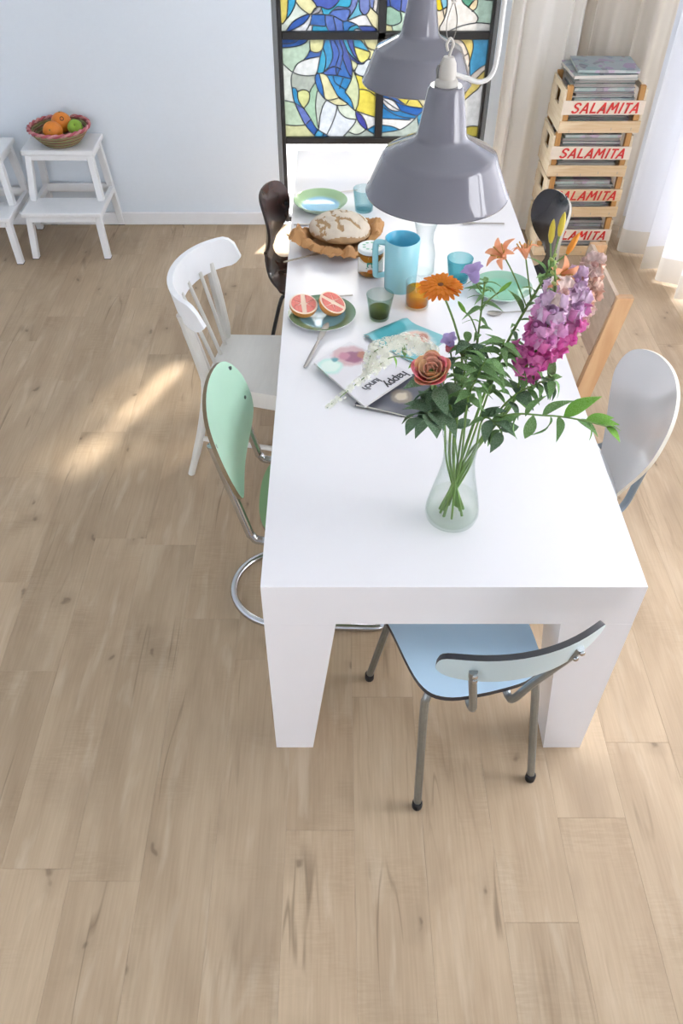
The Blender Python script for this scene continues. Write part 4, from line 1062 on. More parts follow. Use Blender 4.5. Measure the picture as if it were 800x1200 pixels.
def hull(pts, r, name, m, parent, n=8): return B().tube(pts, r, n, flat=.35).build(name, m, parent, 60)
def knife(label, a, b, blade=.45, z=.0, w=.009, handle_m=STEELCUT, group='cutlery on the table', za=None, zb=None):
    a = Vector((a[0], a[1], TZ+z if za is None else za)); b = Vector((b[0], b[1], TZ+z if zb is None else zb))
    k = thing('table_knife', label, 'knife', tuple(a), 0, group); d = b-a; L_ = d.length
    hm = d*(1-blade)
    hull([hm*0+Vector((0, 0, .004)), hm*.06+Vector((0, 0, .004)), hm*.5+Vector((0, 0, .004)), hm+Vector((0, 0, .004))], [.003, .0055, .006, .0045], 'handle', handle_m, k)
    pts = [hm+(d-hm)*t+Vector((0, 0, .0035)) for t in (0, .15, .5, .8, .95, 1)]
    B().tube(pts, [.004, w*.8, w, w*.95, w*.5, .001], 8, flat=.12).build('blade', STEELCUT, k, 60)
    return k
def fork(label, a, b, group='cutlery on the table', head='fork'):
    a = Vector((a[0], a[1], TZ+.002)); b = Vector((b[0], b[1], TZ+.002)); d = (b-a); L_ = d.length; t = d.normalized(); s_ = Vector((-t.y, t.x, 0))
    k = thing('table_fork' if head == 'fork' else 'table_spoon', label, head, tuple(a), 0, group); zz = Vector((0, 0, .004))
    hull([zz, t*L_*.3+zz, t*L_*.62+zz*.8, t*L_*.70+zz], [.005, .0042, .003, .0055], 'handle', STEELCUT, k)
    if head == 'fork':
        hull([t*L_*.69+zz, t*L_*.76+zz, t*L_*.80+zz], [.006, .011, .0105], 'neck', STEELCUT, k)
        for j in (-1.5, -.5, .5, 1.5): B().tube([t*L_*.79+s_*j*.0055+zz, t*L_*.9+s_*j*.0055+zz*.8, t*L_+s_*j*.005+zz*1.3], [.0018, .0016, .0008], 6).build('tine', STEELCUT, k)
    else:
        B().tube([t*L_*.69+zz, t*L_*.76+zz*.6, t*L_*.87+zz*.5, t*L_*.96+zz*.6, t*L_+zz], [.005, .014, .019, .014, .003], 10, flat=.2).build('bowl', STEELCUT, k, 60)
    return k
knife('knife with its blade resting on the dark green plate', (-.093, 2.062), (-.022, 2.292), .42, za=TZ+.001, zb=TZ+.018, w=.011)
fork('fork lying behind the grapefruit plate, handle tip showing', (.062, 2.492), (-.115, 2.462))
knife('knife beside the far left plate', (-.162, 3.03), (.03, 3.035), .5)
fork('fork behind the far left plate, handle sticking out right', (.095, 3.345), (-.06, 3.30))
fork('fork on the far right of the table under the pendant lamp', (.665, 3.035), (.49, 3.045))
fork('spoon in front of the jade green plate', (.675, 2.39), (.51, 2.375), head='spoon')

# grapefruit halves
PEEL = mat('grapefruit_peel', '#e79a4e', .42, var=.12, scale=80, bump=.25); PITH = mat('pith', '#f6dcc4', .55, var=.04); PULP = mat('pulp', '#ee8478', .22, var=.3, scale=120)
def grapefruit(label, p, nrm, rot=0., r=.047):
    g = thing('grapefruit_half', label, 'grapefruit', p, 0, 'grapefruit halves on the plate'); M = frame((0, 0, 0), nrm)
    B().lathe([(0, -r*.92)] + [(r*sin(a), -r*.92*cos(a)) for a in [pi/2*i/10 for i in range(1, 11)]], 32, 0, M).build('peel', PEEL, g, 80)
    B().lathe([(0, .0005), (r*.95, .0008), (r, 0)][::-1], 32, 0, M).build('pith', PITH, g)
    for k in (0, 1):          # cut lengthwise: a pale core band between two wide fields of flesh
        rr = r*.87; a0 = rot+pi*k+.16; a1 = rot+pi*(k+1)-.16
        for j in range(3):
            b0, b1 = a0+(a1-a0)*j/3+.015, a0+(a1-a0)*(j+1)/3-.015; bm = (a0+a1)/2
            c0 = Vector((.0065*cos(bm), .0065*sin(bm)))
            poly = [tuple(c0+Vector((.004*cos((b0+b1)/2), .004*sin((b0+b1)/2))))] + [(rr*cos(b0+(b1-b0)*i/5), rr*sin(b0+(b1-b0)*i/5)) for i in range(6)]
            B().prism(poly, .0004, .0022, 0, M).build('segment', PULP, g, 20)
grapefruit('grapefruit half on the left of the dark green plate', (-.102, 2.355, TZ+.052), (.12, -.22, .96), .9)
grapefruit('grapefruit half on the right of the dark green plate', (-.006, 2.365, TZ+.052), (.42, -.22, .88), 2.2)

# drinking glasses
def tumbler(label, x, y, r0, r1, h, m, liquid=None, level=.5, name='tumbler'):
    g = thing(name, label, 'glass', (x, y, TZ), 0, 'glasses on the table'); w = .0022
    B().lathe([(0, .0005), (r0-.002, .0005), (r0, .003), (r1, h-.001), (r1-w*.5, h), (r1-w, h-.001), (r0-w, .010), (0, .009)], 32).build('glass_wall', m, g, 50)
    if liquid:
        rl = lambda z_: r0+(r1-r0)*z_/h-w-.0006
        B().lathe([(0, .0105), (rl(.0105), .0105), (rl(h*level), h*level), (0, h*level)], 32).build('drink', liquid, g, 40)
    return g
TEAL = glass('teal_glass', '#a9dbe0', '#5fb3bf'); PALEBLUE = glass('pale_blue_glass', '#dcedef', '#a9d0d6'); PALEGREEN = glass('pale_green_glass', '#e6f0ea', '#b4cdc2'); CLEARG = glass('clear_glass', '#fcfdfd', '#dde7e9')
AMBER = glass('amber_juice', '#f4a81c', '#e0860c'); OLIVE = glass('olive_drink', '#a8a040', '#5f7020')
tumbler('pale blue tumbler beside the far left plate', .118, 3.165, .036, .045, .09, PALEBLUE)
tumbler('teal blue tumbler to the right of the clear carafe', .436, 2.60, .034, .046, .088, TEAL)
tumbler('tumbler of amber juice in front of the turquoise jug', .278, 2.43, .039, .042, .092, CLEARG, AMBER, .72)
tumbler('pale green tumbler with a little olive drink, in front of the jar', .148, 2.355, .032, .045, .088, PALEGREEN, OLIVE, .42)
# carafe, empty
cf = thing('carafe', 'clear empty glass carafe behind the turquoise jug', 'carafe', (.315, 2.665, TZ), 0)
B().lathe([(0, .001), (.036, .001), (.041, .006), (.042, .07), (.036, .10), (.030, .12), (.031, .15), (.042, .19), (.0405, .1905), (.0292, .15), (.0285, .12), (.034, .10), (.040, .07), (.039, .009), (0, .008)], 32).build('glass_wall', CLEARG, cf, 60)
# jug
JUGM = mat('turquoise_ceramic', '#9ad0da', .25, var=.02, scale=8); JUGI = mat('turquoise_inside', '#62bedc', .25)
jg = thing('jug', 'turquoise ceramic jug with a flat handle, next to the jam jar', 'jug', (.228, 2.555, TZ), radians(180))
hj, r0, r1 = .182, .055, .060
sp = lambda a, z_: 1 + .14*max(0, z_/hj-.75)*max(0, cos(a-pi*.5))**6*4*.5
B().lathe([(0, 0), (r0-.003, 0), (r0, .003), (r1, hj-.002), (r1-.002, hj)], 40, wob=sp).build('body', JUGM, jg, 50)
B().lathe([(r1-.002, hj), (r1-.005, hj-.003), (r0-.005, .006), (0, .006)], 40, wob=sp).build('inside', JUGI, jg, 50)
B().tube(cr([(r1-.004, 0, hj-.018), (r1+.022, 0, hj-.014), (r1+.030, 0, hj-.03), (r1+.027, 0, .06), (r1+.022, 0, .046), (r0-.002, 0, .05)], 6), .008, 8, flat=1.3).build('handle', JUGM, jg, 60)
# jam jar
jr = thing('jam_jar', 'glass jar of amber jam with a white lid, beside the turquoise jug', 'jar', (.128, 2.655, TZ))
rj = .046
B().lathe([(0, 0), (rj-.006, 0), (rj, .006), (rj, .078), (rj-.004, .086), (rj-.004, .092)], 32).build('glass_wall', glass('jar_glass', '#f2efe6', '#c9c2ac'), jr, 50)
B().lathe([(0, .003), (rj-.008, .003), (rj-.003, .008), (rj-.003, .082), (0, .082)], 32).build('jam', mat('amber_jam', '#b5741f', .2, var=.2, scale=60), jr, 50)
lid = B().lathe([(rj-.001, .088), (rj+.001, .089), (rj+.001, .100), (rj-.002, .103), (0, .1035)], 32).build('lid', mat('white_lid', '#e9edec', .35), jr, 40)
for k in range(9):
    a = 2*pi*k/9; rr = .026
    B().prism([(rr*cos(a)+.006*cos(t), rr*sin(a)+.004*sin(t)) for t in [2*pi*i/8 for i in range(8)]], .1033, .1042).build('lid_mark', mat('green_print', '#8fc9a6', .4), lid)
def wrap(u, v, dr=.0006): return ((rj+dr)*sin(u/rj), -(rj+dr)*cos(u/rj), v)
lab = B().plate(rrect(.115, .056, .003, 2, 0, .042), lambda u, v: wrap(u, v), .0004, .012).build('label', mat('label_paper', '#efeae2', .5), jr, 60)
GP = mat('label_green', '#2f8f6e', .5)
B().plate(rrect(.026, .018, .003, 2, -.002, .054), lambda u, v: wrap(u, v, .0012), .0004, .01).build('printed_block', GP, lab, 60)
for a_, b_, w_, h_ in ((-.009, .052, .0025, .008), (-.003, .055, .002, .010), (.004, .053, .0025, .009)):
    B().plate(rrect(w_, h_, .0008, 1, a_, b_), lambda u, v: wrap(u, v, .0018), .0004, .01).build('printed_stroke', mat('label_paper', '#efeae2'), lab, 60)
B().plate(rrect(.032, .003, .001, 1, -.002, .041), lambda u, v: wrap(u, v, .0012), .0004, .01).build('printed_line', GP, lab, 60)
B().plate([(.011*cos(t)-.002, .0075*sin(t)+.030) for t in [2*pi*i/14 for i in range(14)]], lambda u, v: wrap(u, v, .0012), .0004, .01).build('printed_fruit', mat('label_orange', '#d8762c', .5), lab, 60)

# bread and paper
def loaf_mesh():
    b = B(); n, m = 110, 60; V = []; F = []; MI = []
    cracks = [cr(c, 8) for c in ([(-.06, .05), (-.035, .02), (-.03, -.01), (-.005, -.03), (.04, -.035), (.075, -.05)], [(-.005, -.03), (.0, -.06), (.02, -.075)], [(.02, .06), (.05, .045), (.085, .01)], [(-.09, -.02), (-.06, -.045), (-.03, -.07)])]
    def cd(x, y): return min((Vector((x, y))-p).length for c in cracks for p in c)
    pts = []
    for i in range(m+1):
        ph = pi*i/m
        for j in range(n):
            th = 2*pi*j/n; d = Vector((sin(ph)*cos(th), sin(ph)*sin(th), -cos(ph)))
            k = 1 + .05*noise.noise(d*1.6) + .018*noise.noise(d*6)
            p = Vector((d.x*.118*k, d.y*.098*k, d.z*(.068 if d.z > 0 else .03)*k))
            q = 0
            if d.z > .05:
                jx = noise.noise(Vector((p.x*60, p.y*60, 1)))*.008; c_ = cd(p.x+jx, p.y+noise.noise(Vector((p.x*60, p.y*60, 7)))*.008)
                vd = noise.voronoi(Vector((p.x*24, p.y*24, .3)))[0]; w_ = vd[1]-vd[0]
                if noise.noise(Vector((p.x*14, p.y*14, 4))) > .02: c_ = min(c_, w_*.075)
                if c_ < .007: q = 1; p.z -= .008*(1-c_/.007)
            V.append(tuple(p)); pts.append(q)
    for i in range(m):
        for j in range(n):
            F.append((i*n+j, i*n+(j+1) % n, (i+1)*n+(j+1) % n, (i+1)*n+j))
    b.v = V; b.f = F; b.m = [1 if sum(pts[i] for i in f) >= 3 or V[f[0]][2] < .006+.02*noise.noise(Vector(V[f[0]])*30) else 0 for f in F]
    return b
CRUST = mat('floured_crust', '#ddd0bd', .85, var=.22, scale=16, bump=.6); CRUSTD = mat('brown_crust', '#b8966e', .8, var=.2, scale=40, bump=.4)
lf = loaf_mesh(); br = lf.build('bread_loaf', [CRUST, CRUSTD], None, 60); br.location = (.022, 2.90, TZ+.044); br.rotation_euler = (0, 0, radians(-8))
tag(br, 'round floured loaf of bread with cracked crust on brown paper', 'bread')
KRAFT = mat('kraft_paper', '#c4925e', .65, var=.15, scale=20)
def paper():
    b = B(); n, m = 120, 22; V = []
    def bump(th, c, k): return max(0, cos(th-radians(c)))**k
    for i in range(m+1):
        t = i/m
        for j in range(n):
            th = 2*pi*j/n
            lobe = .022 + .062*bump(th, 190, 5) + .058*bump(th, 22, 6) + .050*bump(th, 268, 4)
            up = max(0, t-.5)/.5
            x = (.105*min(1, t*2) + up*lobe)*cos(th); y = (.085*min(1, t*2) + up*lobe)*sin(th)
            hgt = (.085*bump(th, 190, 4) + .085*bump(th, 25, 4) + .050*bump(th, 262, 3) + .006)*sin(min(1, up*1.15)*pi*.78)**.8
            q = Vector((x*22, y*22, 3)); c1_ = abs(noise.noise(q)); c2_ = abs(noise.noise(q*2.3+Vector((5, 1, 0))))
            cr_ = up**.6*(1 if hgt > .004 else .3)
            z = .0014 + max(0, hgt*(.75+.9*c1_) - .028*c2_*cr_)
            V.append((x + noise.noise(Vector((x*30, y*30, 20)))*.022*cr_, y + noise.noise(Vector((x*30, y*30, 40)))*.022*cr_, z))
    F = [(i*n+j, i*n+(j+1) % n, (i+1)*n+(j+1) % n, (i+1)*n+j) for i in range(m) for j in range(n)]
    return b.add(V, F)
pp = paper().build('paper_wrapping', KRAFT, None, 18); pp.location = (.010, 2.868, TZ)
tag(pp, 'crumpled brown kraft paper bunched up around the loaf of bread', 'paper')
kn = knife('bread knife with a worn wooden handle, tucked into the brown paper', (-.185, 2.705), (.01, 2.79), .5, za=TZ+.012, zb=TZ+.022, w=.012, handle_m=wood('worn_handle', '#8f8272', '#b0a593', .55, 9), group='cutlery on the table')

# magazines and papers on the table
def quad_mag(name, label, corners, t, z, cover, bend=None, curl=None):
    """corners: far-left, far-right, near-right, near-left in world xy"""
    C = [Vector(c) for c in corners]; ce = sum(C, Vector((0, 0)))/4
    mg = thing(name, label, 'magazine', (ce.x, ce.y, TZ+z), 0, 'open magazines on the table')
    def f(zz):
        def g(u, v):
            p = (C[3].lerp(C[2], u)).lerp(C[0].lerp(C[1], u), v) - ce
            return (p.x, p.y, zz + (bend(u, v) if bend else 0))
        return g
    sq = [(i/10, 0) for i in range(10)] + [(1, i/10) for i in range(10)] + [(1-i/10, 1) for i in range(10)] + [(0, 1-i/10) for i in range(10)]
    s2 = [(.012+.976*a, .012+.976*b) for a, b in sq]
    B().plate(s2, f(t-.0009), t-.0018, .05).build('pages', PAPER, mg, 40); B().plate(sq, f(t), .0007, .05).build('cover', cover, mg, 40); B().plate(sq, f(.0007), .0007, .1).build('back_cover', cover, mg, 40)
    return mg, f
def photo_cover(name, bgc, spots):
    """printed cover: soft blots of colour over a ground, in object space"""
    m = bpy.data.materials.new(name); m.use_nodes = True; nt = m.node_tree; N = nt.nodes; L = nt.links; b_ = N['Principled BSDF']; b_.inputs['Roughness'].default_value = .28
    tc = N.new('ShaderNodeTexCoord'); nz = N.new('ShaderNodeTexNoise'); nz.inputs['Scale'].default_value = 40; L.new(tc.outputs['Object'], nz.inputs['Vector'])
    wv = N.new('ShaderNodeVectorMath'); wv.operation = 'MULTIPLY_ADD'; wv.inputs[1].default_value = (.02, .02, 0); L.new(nz.outputs['Color'], wv.inputs[0]); L.new(tc.outputs['Object'], wv.inputs[2])
    prev = None
    for (x, y, rx, c) in spots:
        sb = N.new('ShaderNodeVectorMath'); sb.operation = 'DISTANCE'; sb.inputs[1].default_value = (x+.01, y+.01, .004); L.new(wv.outputs[0], sb.inputs[0])
        r = N.new('ShaderNodeValToRGB'); r.color_ramp.elements[0].position = rx*.75; r.color_ramp.elements[1].position = rx; r.color_ramp.elements[0].color = (1, 1, 1, 1); r.color_ramp.elements[1].color = (0, 0, 0, 1)
        L.new(sb.outputs['Value'], r.inputs[0])
        mx = N.new('ShaderNodeMix'); mx.data_type = 'RGBA'; L.new(r.outputs[0], mx.inputs[0]); mx.inputs[7].default_value = lin(c)
        if prev is None: mx.inputs[6].default_value = lin(bgc)
        else: L.new(prev, mx.inputs[6])
        prev = mx.outputs[2]
    L.new(prev, b_.inputs['Base Color'])
    return m
dk, _ = quad_mag('magazine', 'dark grey covered magazine under the happy lunch magazine', [(.13, 2.07), (.33, 1.985), (.268, 1.80), (.058, 1.868)], .008, .0005,
    photo_cover('cover_dark', '#5a5c66', [(.0, -.02, .04, '#8b8175'), (.0, -.02, .022, '#c9bda8'), (.09, -.03, .02, '#cfcfd2')]), lambda u, v: .006*max(0, .12-v)/.12*sin(u*3+1))
tq, _ = quad_mag('magazine', 'teal magazine with a curled spine and a pale photo, near the green tumbler', [(.225, 2.335), (.365, 2.225), (.245, 2.085), (.092, 2.235)], .007, .0005,
    photo_cover('cover_teal', '#7fc0c6', [(.02, -.02, .075, '#cfd8d8'), (.03, 0, .05, '#e6c3b4'), (.05, .01, .02, '#c98f80'), (-.07, .03, .05, '#3f9da6'), (-.03, .06, .035, '#46a2aa'), (-.09, .03, .012, '#c4b9b2'), (-.05, .055, .010, '#d8c4bc')]), lambda u, v: .011*math.exp(-((u-.10)/.09)**2))
hl, hf = quad_mag('magazine', 'magazine with a pale cover reading happy lunch, upside down', [(.048, 2.178), (.234, 2.003), (.086, 1.845), (-.065, 2.064)], .007, .0165,
    photo_cover('cover_happy', '#dcdade', [(-.03, .075, .062, '#c7a3a8'), (-.02, .07, .035, '#8c4a6c'), (-.045, .075, .022, '#b8748a'), (.01, .08, .02, '#a86a58'), (-.09, .02, .046, '#b5dcd2'), (-.09, .02, .034, '#d5e8de'), (-.075, .055, .014, '#3a8f9c'), (.035, .012, .018, '#e6b08a')]))
INK = mat('black_ink', '#2e2e36', .4)
ang = math.atan2(1.845-2.003, .086-.234)
def put_text(body, size, x, y, z, a, parent, m, off=.0004):
    o = link('lettering', text_mesh(body, size, m, offset=off, extrude=.0003, spacing=.9), parent)
    o.matrix_local = Matrix.Translation((x, y, z)) @ Matrix.Rotation(a, 4, 'Z')
cx_, cy_ = hl.location.x, hl.location.y
dt = Vector((cos(ang), sin(ang))); nt_ = Vector((-dt.y, dt.x))
pc = Vector((.184-cx_, 1.974-cy_))
put_text('happy', .044, pc.x, pc.y, .0079, ang, hl, INK)
pq = Vector((.110-cx_, 1.950-cy_))
put_text('lunch', .036, pq.x, pq.y, .0079, ang, hl, mat('grey_ink', '#5a5a62', .4))

# ------------------------------------------------------------------ vase with flowers
VX, VY = .292, 1.425
vz = thing('vase', 'clear glass carafe vase with water, standing on the near half of the table', 'vase', (VX, VY, TZ))
vo = [(0, .001), (.054, .001), (.063, .006), (.0665, .02), (.0655, .036), (.0605, .065), (.053, .10), (.045, .137), (.0395, .17), (.0378, .195), (.0395, .23), (.045, .262), (.047, .268)]
vi = [(.0455, .269), (.0435, .261), (.0378, .229), (.0361, .195), (.0378, .17), (.0433, .137), (.0513, .10), (.0588, .065), (.0638, .036), (.0645, .022), (.061, .011), (0, .010)]
VG = glass('vase_glass', '#fefefe', '#eaf1ee')
B().lathe(vo+vi, 40).build('glass_wall', VG, vz, 60)
B().lathe([(0, .0115), (.058, .0118), (.0632, .022), (.0625, .036), (.0570, .066), (0, .066)], 40).build('water', glass('water', '#fdfefb', '#f1f6ed'), vz, 50)

def leaf_mesh(name, m, L_=1., w=.36, fold=.25, droop=.35):
    o = [(w/2*sin(pi*t**.8)*(1-.15*t), t) for t in [i/8 for i in range(1, 8)]]
    out = [(0, 0)] + o + [(0, 1)] + [(-a, b) for a, b in reversed(o)]
    return B().plate(out, lambda u, v: (u, v, abs(u)*fold + .06*sin(v*3) - droop*v*v), .012, .14).mesh(name, m, 60)
LEAVES = [leaf_mesh('leaf', GREENLEAF), leaf_mesh('leaf', DARKLEAF, w=.55), leaf_mesh('leaf', GREENLEAF, w=.3, droop=.7), leaf_mesh('leaf', LIMELEAF, w=.4, droop=.15), leaf_mesh('leaf', DARKLEAF, w=.7, droop=.2)]
def put_leaf(parent, p, d, size, kind, roll=0.):
    d = Vector(d).normalized(); z = Vector((0, 0, 1)) - d*d.z
    z = z.normalized() if z.length > .05 else Vector((0, -1, 0))
    x = d.cross(z); M = Matrix(((x.x, d.x, z.x, p[0]), (x.y, d.y, z.y, p[1]), (x.z, d.z, z.z, p[2]), (0, 0, 0, 1)))
    return link('leaf', LEAVES[kind], parent, M @ Matrix.Rotation(roll, 4, 'Y') @ Matrix.Scale(size, 4))
fr_ = random.Random(21)
def stem_thing(name, label, cat, pts, r=.0026, m=STEMG, group=None, n=6):
    """pts in world space; origin at the lowest point"""
    P = [Vector(p) for p in pts]; o = thing(name, label, cat, tuple(P[0]), 0, group)
    Q = [p-P[0] for p in cr(P, n)]
    k = len(Q); B().tube(Q, [r*(1.15-.4*i/(k-1)) for i in range(k)], 7).build('stem', m, o, 60)
    return o, Q
def leaf_along(o, Q, t0, t1, count, size, kinds, spread=.9, up=.3):
    count = int(count*1.45)
    for i in range(count):
        t = t0+(t1-t0)*(i+.5)/count; k = min(int(t*(len(Q)-1)), len(Q)-2); p = Q[k].lerp(Q[k+1], t*(len(Q)-1)-k); d = (Q[k+1]-Q[k]).normalized()
        a = i*2.4+fr_.uniform(-.4, .4); s_ = d.orthogonal().normalized(); w = s_*cos(a)+d.cross(s_)*sin(a)
        put_leaf(o, p, w*spread+d*up+Vector((0, 0, fr_.uniform(-.25, .15))), size*fr_.uniform(.75, 1.2), fr_.choice(kinds), fr_.uniform(-.5, .5))
G = 'flower stems in the glass vase'
def foot(a, r=.03, z=.02): return (VX+r*cos(a), VY+r*sin(a), TZ+z)
def mouth(a, r=.026): return (VX-r*cos(a), VY-r*sin(a), TZ+.19)
# gerbera
GERB = petalm('gerbera_orange', '#fb9a1c', .12, 40)
hd = at(516, 337, 1.53)
o, Q = stem_thing('gerbera', 'orange gerbera standing above the rose and the amber juice', 'flower', [foot(5.6), mouth(5.2), at(541, 430, 1.50), at(534, 385, 1.52), hd], .0030, group=G)
top = Q[-1]
petal = B().plate([(a, b) for a, b in [(0, .010), (.0038, .016), (.0052, .030), (.0045, .042), (.002, .0475), (0, .0485), (-.002, .0475), (-.0045, .042), (-.0052, .030), (-.0038, .016)]], lambda u, v: (u, v, .010*sin(v*45)*.5 - v*v*2.2 + u*u*40), .0006, .008).mesh('petal', GERB, 60)
nrm = Vector((-.05, -.08, 1)).normalized(); MF = frame(top, nrm)
for ring, (cnt, tilt, sc_) in enumerate(((26, 0., 1.), (22, .12, .86), (16, .3, .55))):
    for k in range(cnt):
        link('petal', petal, o, MF @ Matrix.Translation((0, 0, .002+.0015*ring)) @ Matrix.Rotation(2*pi*(k+.5*ring)/cnt+fr_.uniform(-.05, .05), 4, 'Z') @ Matrix.Rotation(tilt+fr_.uniform(-.1, .06), 4, 'X') @ Matrix.Scale(sc_, 4))
B().ell((0, 0, .004), (.011, .011, .005), 16, 8, 0, MF).build('flower_eye', mat('gerbera_eye', '#6a3c1c', .8, var=.4, scale=300, bump=.5), o, 60)
B().lathe([(0, -.012), (.005, -.008), (.011, 0), (0, .001)], 12, 0, MF).build('calyx', GREENLEAF, o, 60)
# rose
ROSE = petalm('rose_coral', '#ffbfa0', .22, 26); ROSEP = petalm('rose_pink', '#ff9ca8', .12, 26); ROSEY = petalm('rose_apricot', '#ffd4a0', .15, 26)
hd = at(505, 434, 1.36)
o, Q = stem_thing('rose', 'coral pink and apricot rose leaning left over the magazines', 'flower', [foot(.2), mouth(.5), at(528, 478, 1.385), at(512, 458, 1.365), hd], .0032, group=G)
MF = frame(Q[-1], (-.25, -.40, .88))
def rose_petal(m): return B().plate([tuple(p) for p in cr([(-.006, 0), (-.018, .014), (-.021, .030), (-.012, .041), (0, .043), (.012, .041), (.021, .030), (.018, .014), (.006, 0)], 3, True)], lambda u, v: (u*(1-.2*v/.04), .010*sin(v/.043*pi*.62)-u*u*14 + (-.0+.18*max(0, v-.033)), v*.82), .0007, .008).mesh('petal', m, 70)
RP = [rose_petal(ROSE), rose_petal(ROSEP), rose_petal(ROSEY)]
for ring, (cnt, rad, tilt, s_) in enumerate(((3, .002, -.10, .62), (4, .005, .0, .78), (5, .009, .16, .92), (6, .013, .28, 1.04), (5, .015, .5, 1.0))):
    for k in range(cnt):
        link('petal', RP[(k*2+ring) % 3 if ring > 2 else (0, 2, 0)[k % 3]], o, MF @ Matrix.Rotation(2*pi*k/cnt+ring*.7, 4, 'Z') @ Matrix.Translation((0, rad, -.016)) @ Matrix.Rotation(-tilt, 4, 'X') @ Matrix.Scale(s_, 4))
B().ell((0, 0, -.014), (.010, .010, .012), 12, 8, 0, MF).build('hip', GREENLEAF, o, 60)
for k in range(5): put_leaf(o, MF @ Vector((0, 0, -.018)), (MF.to_3x3() @ Vector((cos(k*1.26), sin(k*1.26), -.25))), .03, 0)
leaf_along(o, Q, .45, .9, 7, .060, [1, 4], .9, .1)
# second rose bud behind the rose (pink)
o, Q = stem_thing('rose_bud', 'small bright pink rose bud beside the coral rose', 'flower', [foot(.9, .02), mouth(1.0), at(535, 470, 1.43), at(527, 408, 1.44)], .0022, group=G)
MF = frame(Q[-1], (-.2, -.2, 1))
for k in range(5): link('petal', RP[1], o, MF @ Matrix.Rotation(k*1.26, 4, 'Z') @ Matrix.Translation((0, .002, -.01)) @ Matrix.Rotation(.05, 4, 'X') @ Matrix.Scale(.55, 4))
leaf_along(o, Q, .5, .95, 6, .04, [0, 1])
# snapdragons
def floret_mesh(m1, m2):
    b = B()
    b.lathe([(.0035, 0), (.0055, .006), (.0068, .013), (.0085, .018)], 10, 1)
    b.ell((0, -.003, .018), (.005, .004, .004), 8, 5, 1)          # closed throat
    for ang, tilt, w in ((pi/2-.55, -.25, 1.15), (pi/2+.55, -.25, 1.15), (-pi/2, 1.0, 1.), (-pi/2-.95, .8, 1.), (-pi/2+.95, .8, 1.)):
        M = Matrix.Rotation(ang-pi/2, 4, 'Z') @ Matrix.Translation((0, .006, .016)) @ Matrix.Rotation(-tilt+.45, 4, 'X')
        k0 = len(b.v)
        o = [(w*.0105*sin(pi*(.08+.84*t)) * (1+.16*sin(t*29)), .0008+.019*t**.9) for t in [i/7 for i in range(8)]]
        out = o + [(.004*w, .0205), (0, .0192), (-.004*w, .0205)] + [(-x, y) for x, y in reversed(o)]
        b.plate(out, lambda u, v: (u, v, .0065*sin(u*520+v*160)*(v/.02)**2 - v*v*14), .0005, .0045, 0)
        for i in range(k0, len(b.v)): b.v[i] = tuple(M @ Vector(b.v[i]))
    return b.mesh('floret', [m1, m2], 70)
def sd_mat(name, c): return petalm(name, c, .3, 70, .35)
FL = {k: floret_mesh(sd_mat('snap_'+k, c), sd_mat('snapt_'+k, c2_)) for k, c, c2_ in (('magenta', '#f878cc', '#ec58b8'), ('pink', '#fab0e6', '#e88cd2'), ('lilac', '#f8d8f4', '#e4b8e4'), ('blush', '#fbe0d8', '#f0c0b8'), ('peach', '#ffdcc8', '#ffc8ac'))}
BUDM = mat('bud_green', '#9fae62', .5, var=.3, scale=60)
bud = B().ell((0, 0, .006), (.0042, .0042, .007), 8, 6).mesh('bud', BUDM, 60)
def snapdragon(label, pts, t0, cols, n, size, budfrom=.78):
    o, Q = stem_thing('snapdragon', label, 'flower', pts, .0030, group=G)
    for i in range(n):
        t = t0+(1-t0)*(i+.5)/n; f_ = t*(len(Q)-1); k = min(int(f_), len(Q)-2); p = Q[k].lerp(Q[k+1], f_-k); d = (Q[k+1]-Q[k]).normalized()
        a = i*2.39996; s_ = d.orthogonal().normalized(); w = s_*cos(a)+d.cross(s_)*sin(a); g = (i+.5)/n
        dir_ = (w + d*(.15+.8*g) + Vector((0, 0, -.25*(1-g)))).normalized()
        if g > budfrom: link('bud', bud, o, frame(p, dir_) @ Matrix.Scale(1.1*(1.6-g*.9), 4))
        else:
            c = cols[min(int(g/budfrom*len(cols)), len(cols)-1)]; c = fr_.choice(c) if isinstance(c, (list, tuple)) else c
            link('floret', FL[c], o, frame(p+w*.004, dir_, d.cross(dir_)) @ Matrix.Scale(size*(1.12-.42*g)*fr_.uniform(.9, 1.12), 4))
    return o, Q
o, Q = snapdragon('tall magenta and pink snapdragon spike, largest bloom on the right', [foot(3.4), mouth(3.6, .02), at(596, 480, 1.42), at(612, 438, 1.42), at(636, 395, 1.43), at(650, 345, 1.45), at(648, 300, 1.48)], .52, ['magenta', ['magenta', 'pink'], 'pink', ['pink', 'lilac'], ['lilac', 'blush']], 24, 1.45, .68)
o, Q = snapdragon('lilac pink snapdragon spike leaning right behind the magenta one', [foot(2.9), mouth(3.0, .022), at(602, 470, 1.47), at(648, 405, 1.50), at(668, 360, 1.52), at(676, 322, 1.54)], .60, ['magenta', 'pink', 'lilac', 'lilac'], 15, 1.45, .86)
o, Q = snapdragon('peach snapdragon spike at the upper right of the bouquet', [foot(2.5), mouth(2.6, .02), at(606, 460, 1.52), at(660, 390, 1.56), at(682, 345, 1.58), at(697, 305, 1.60)], .62, ['blush', 'peach', 'peach', ['peach', 'blush']], 15, 1.4, .84)
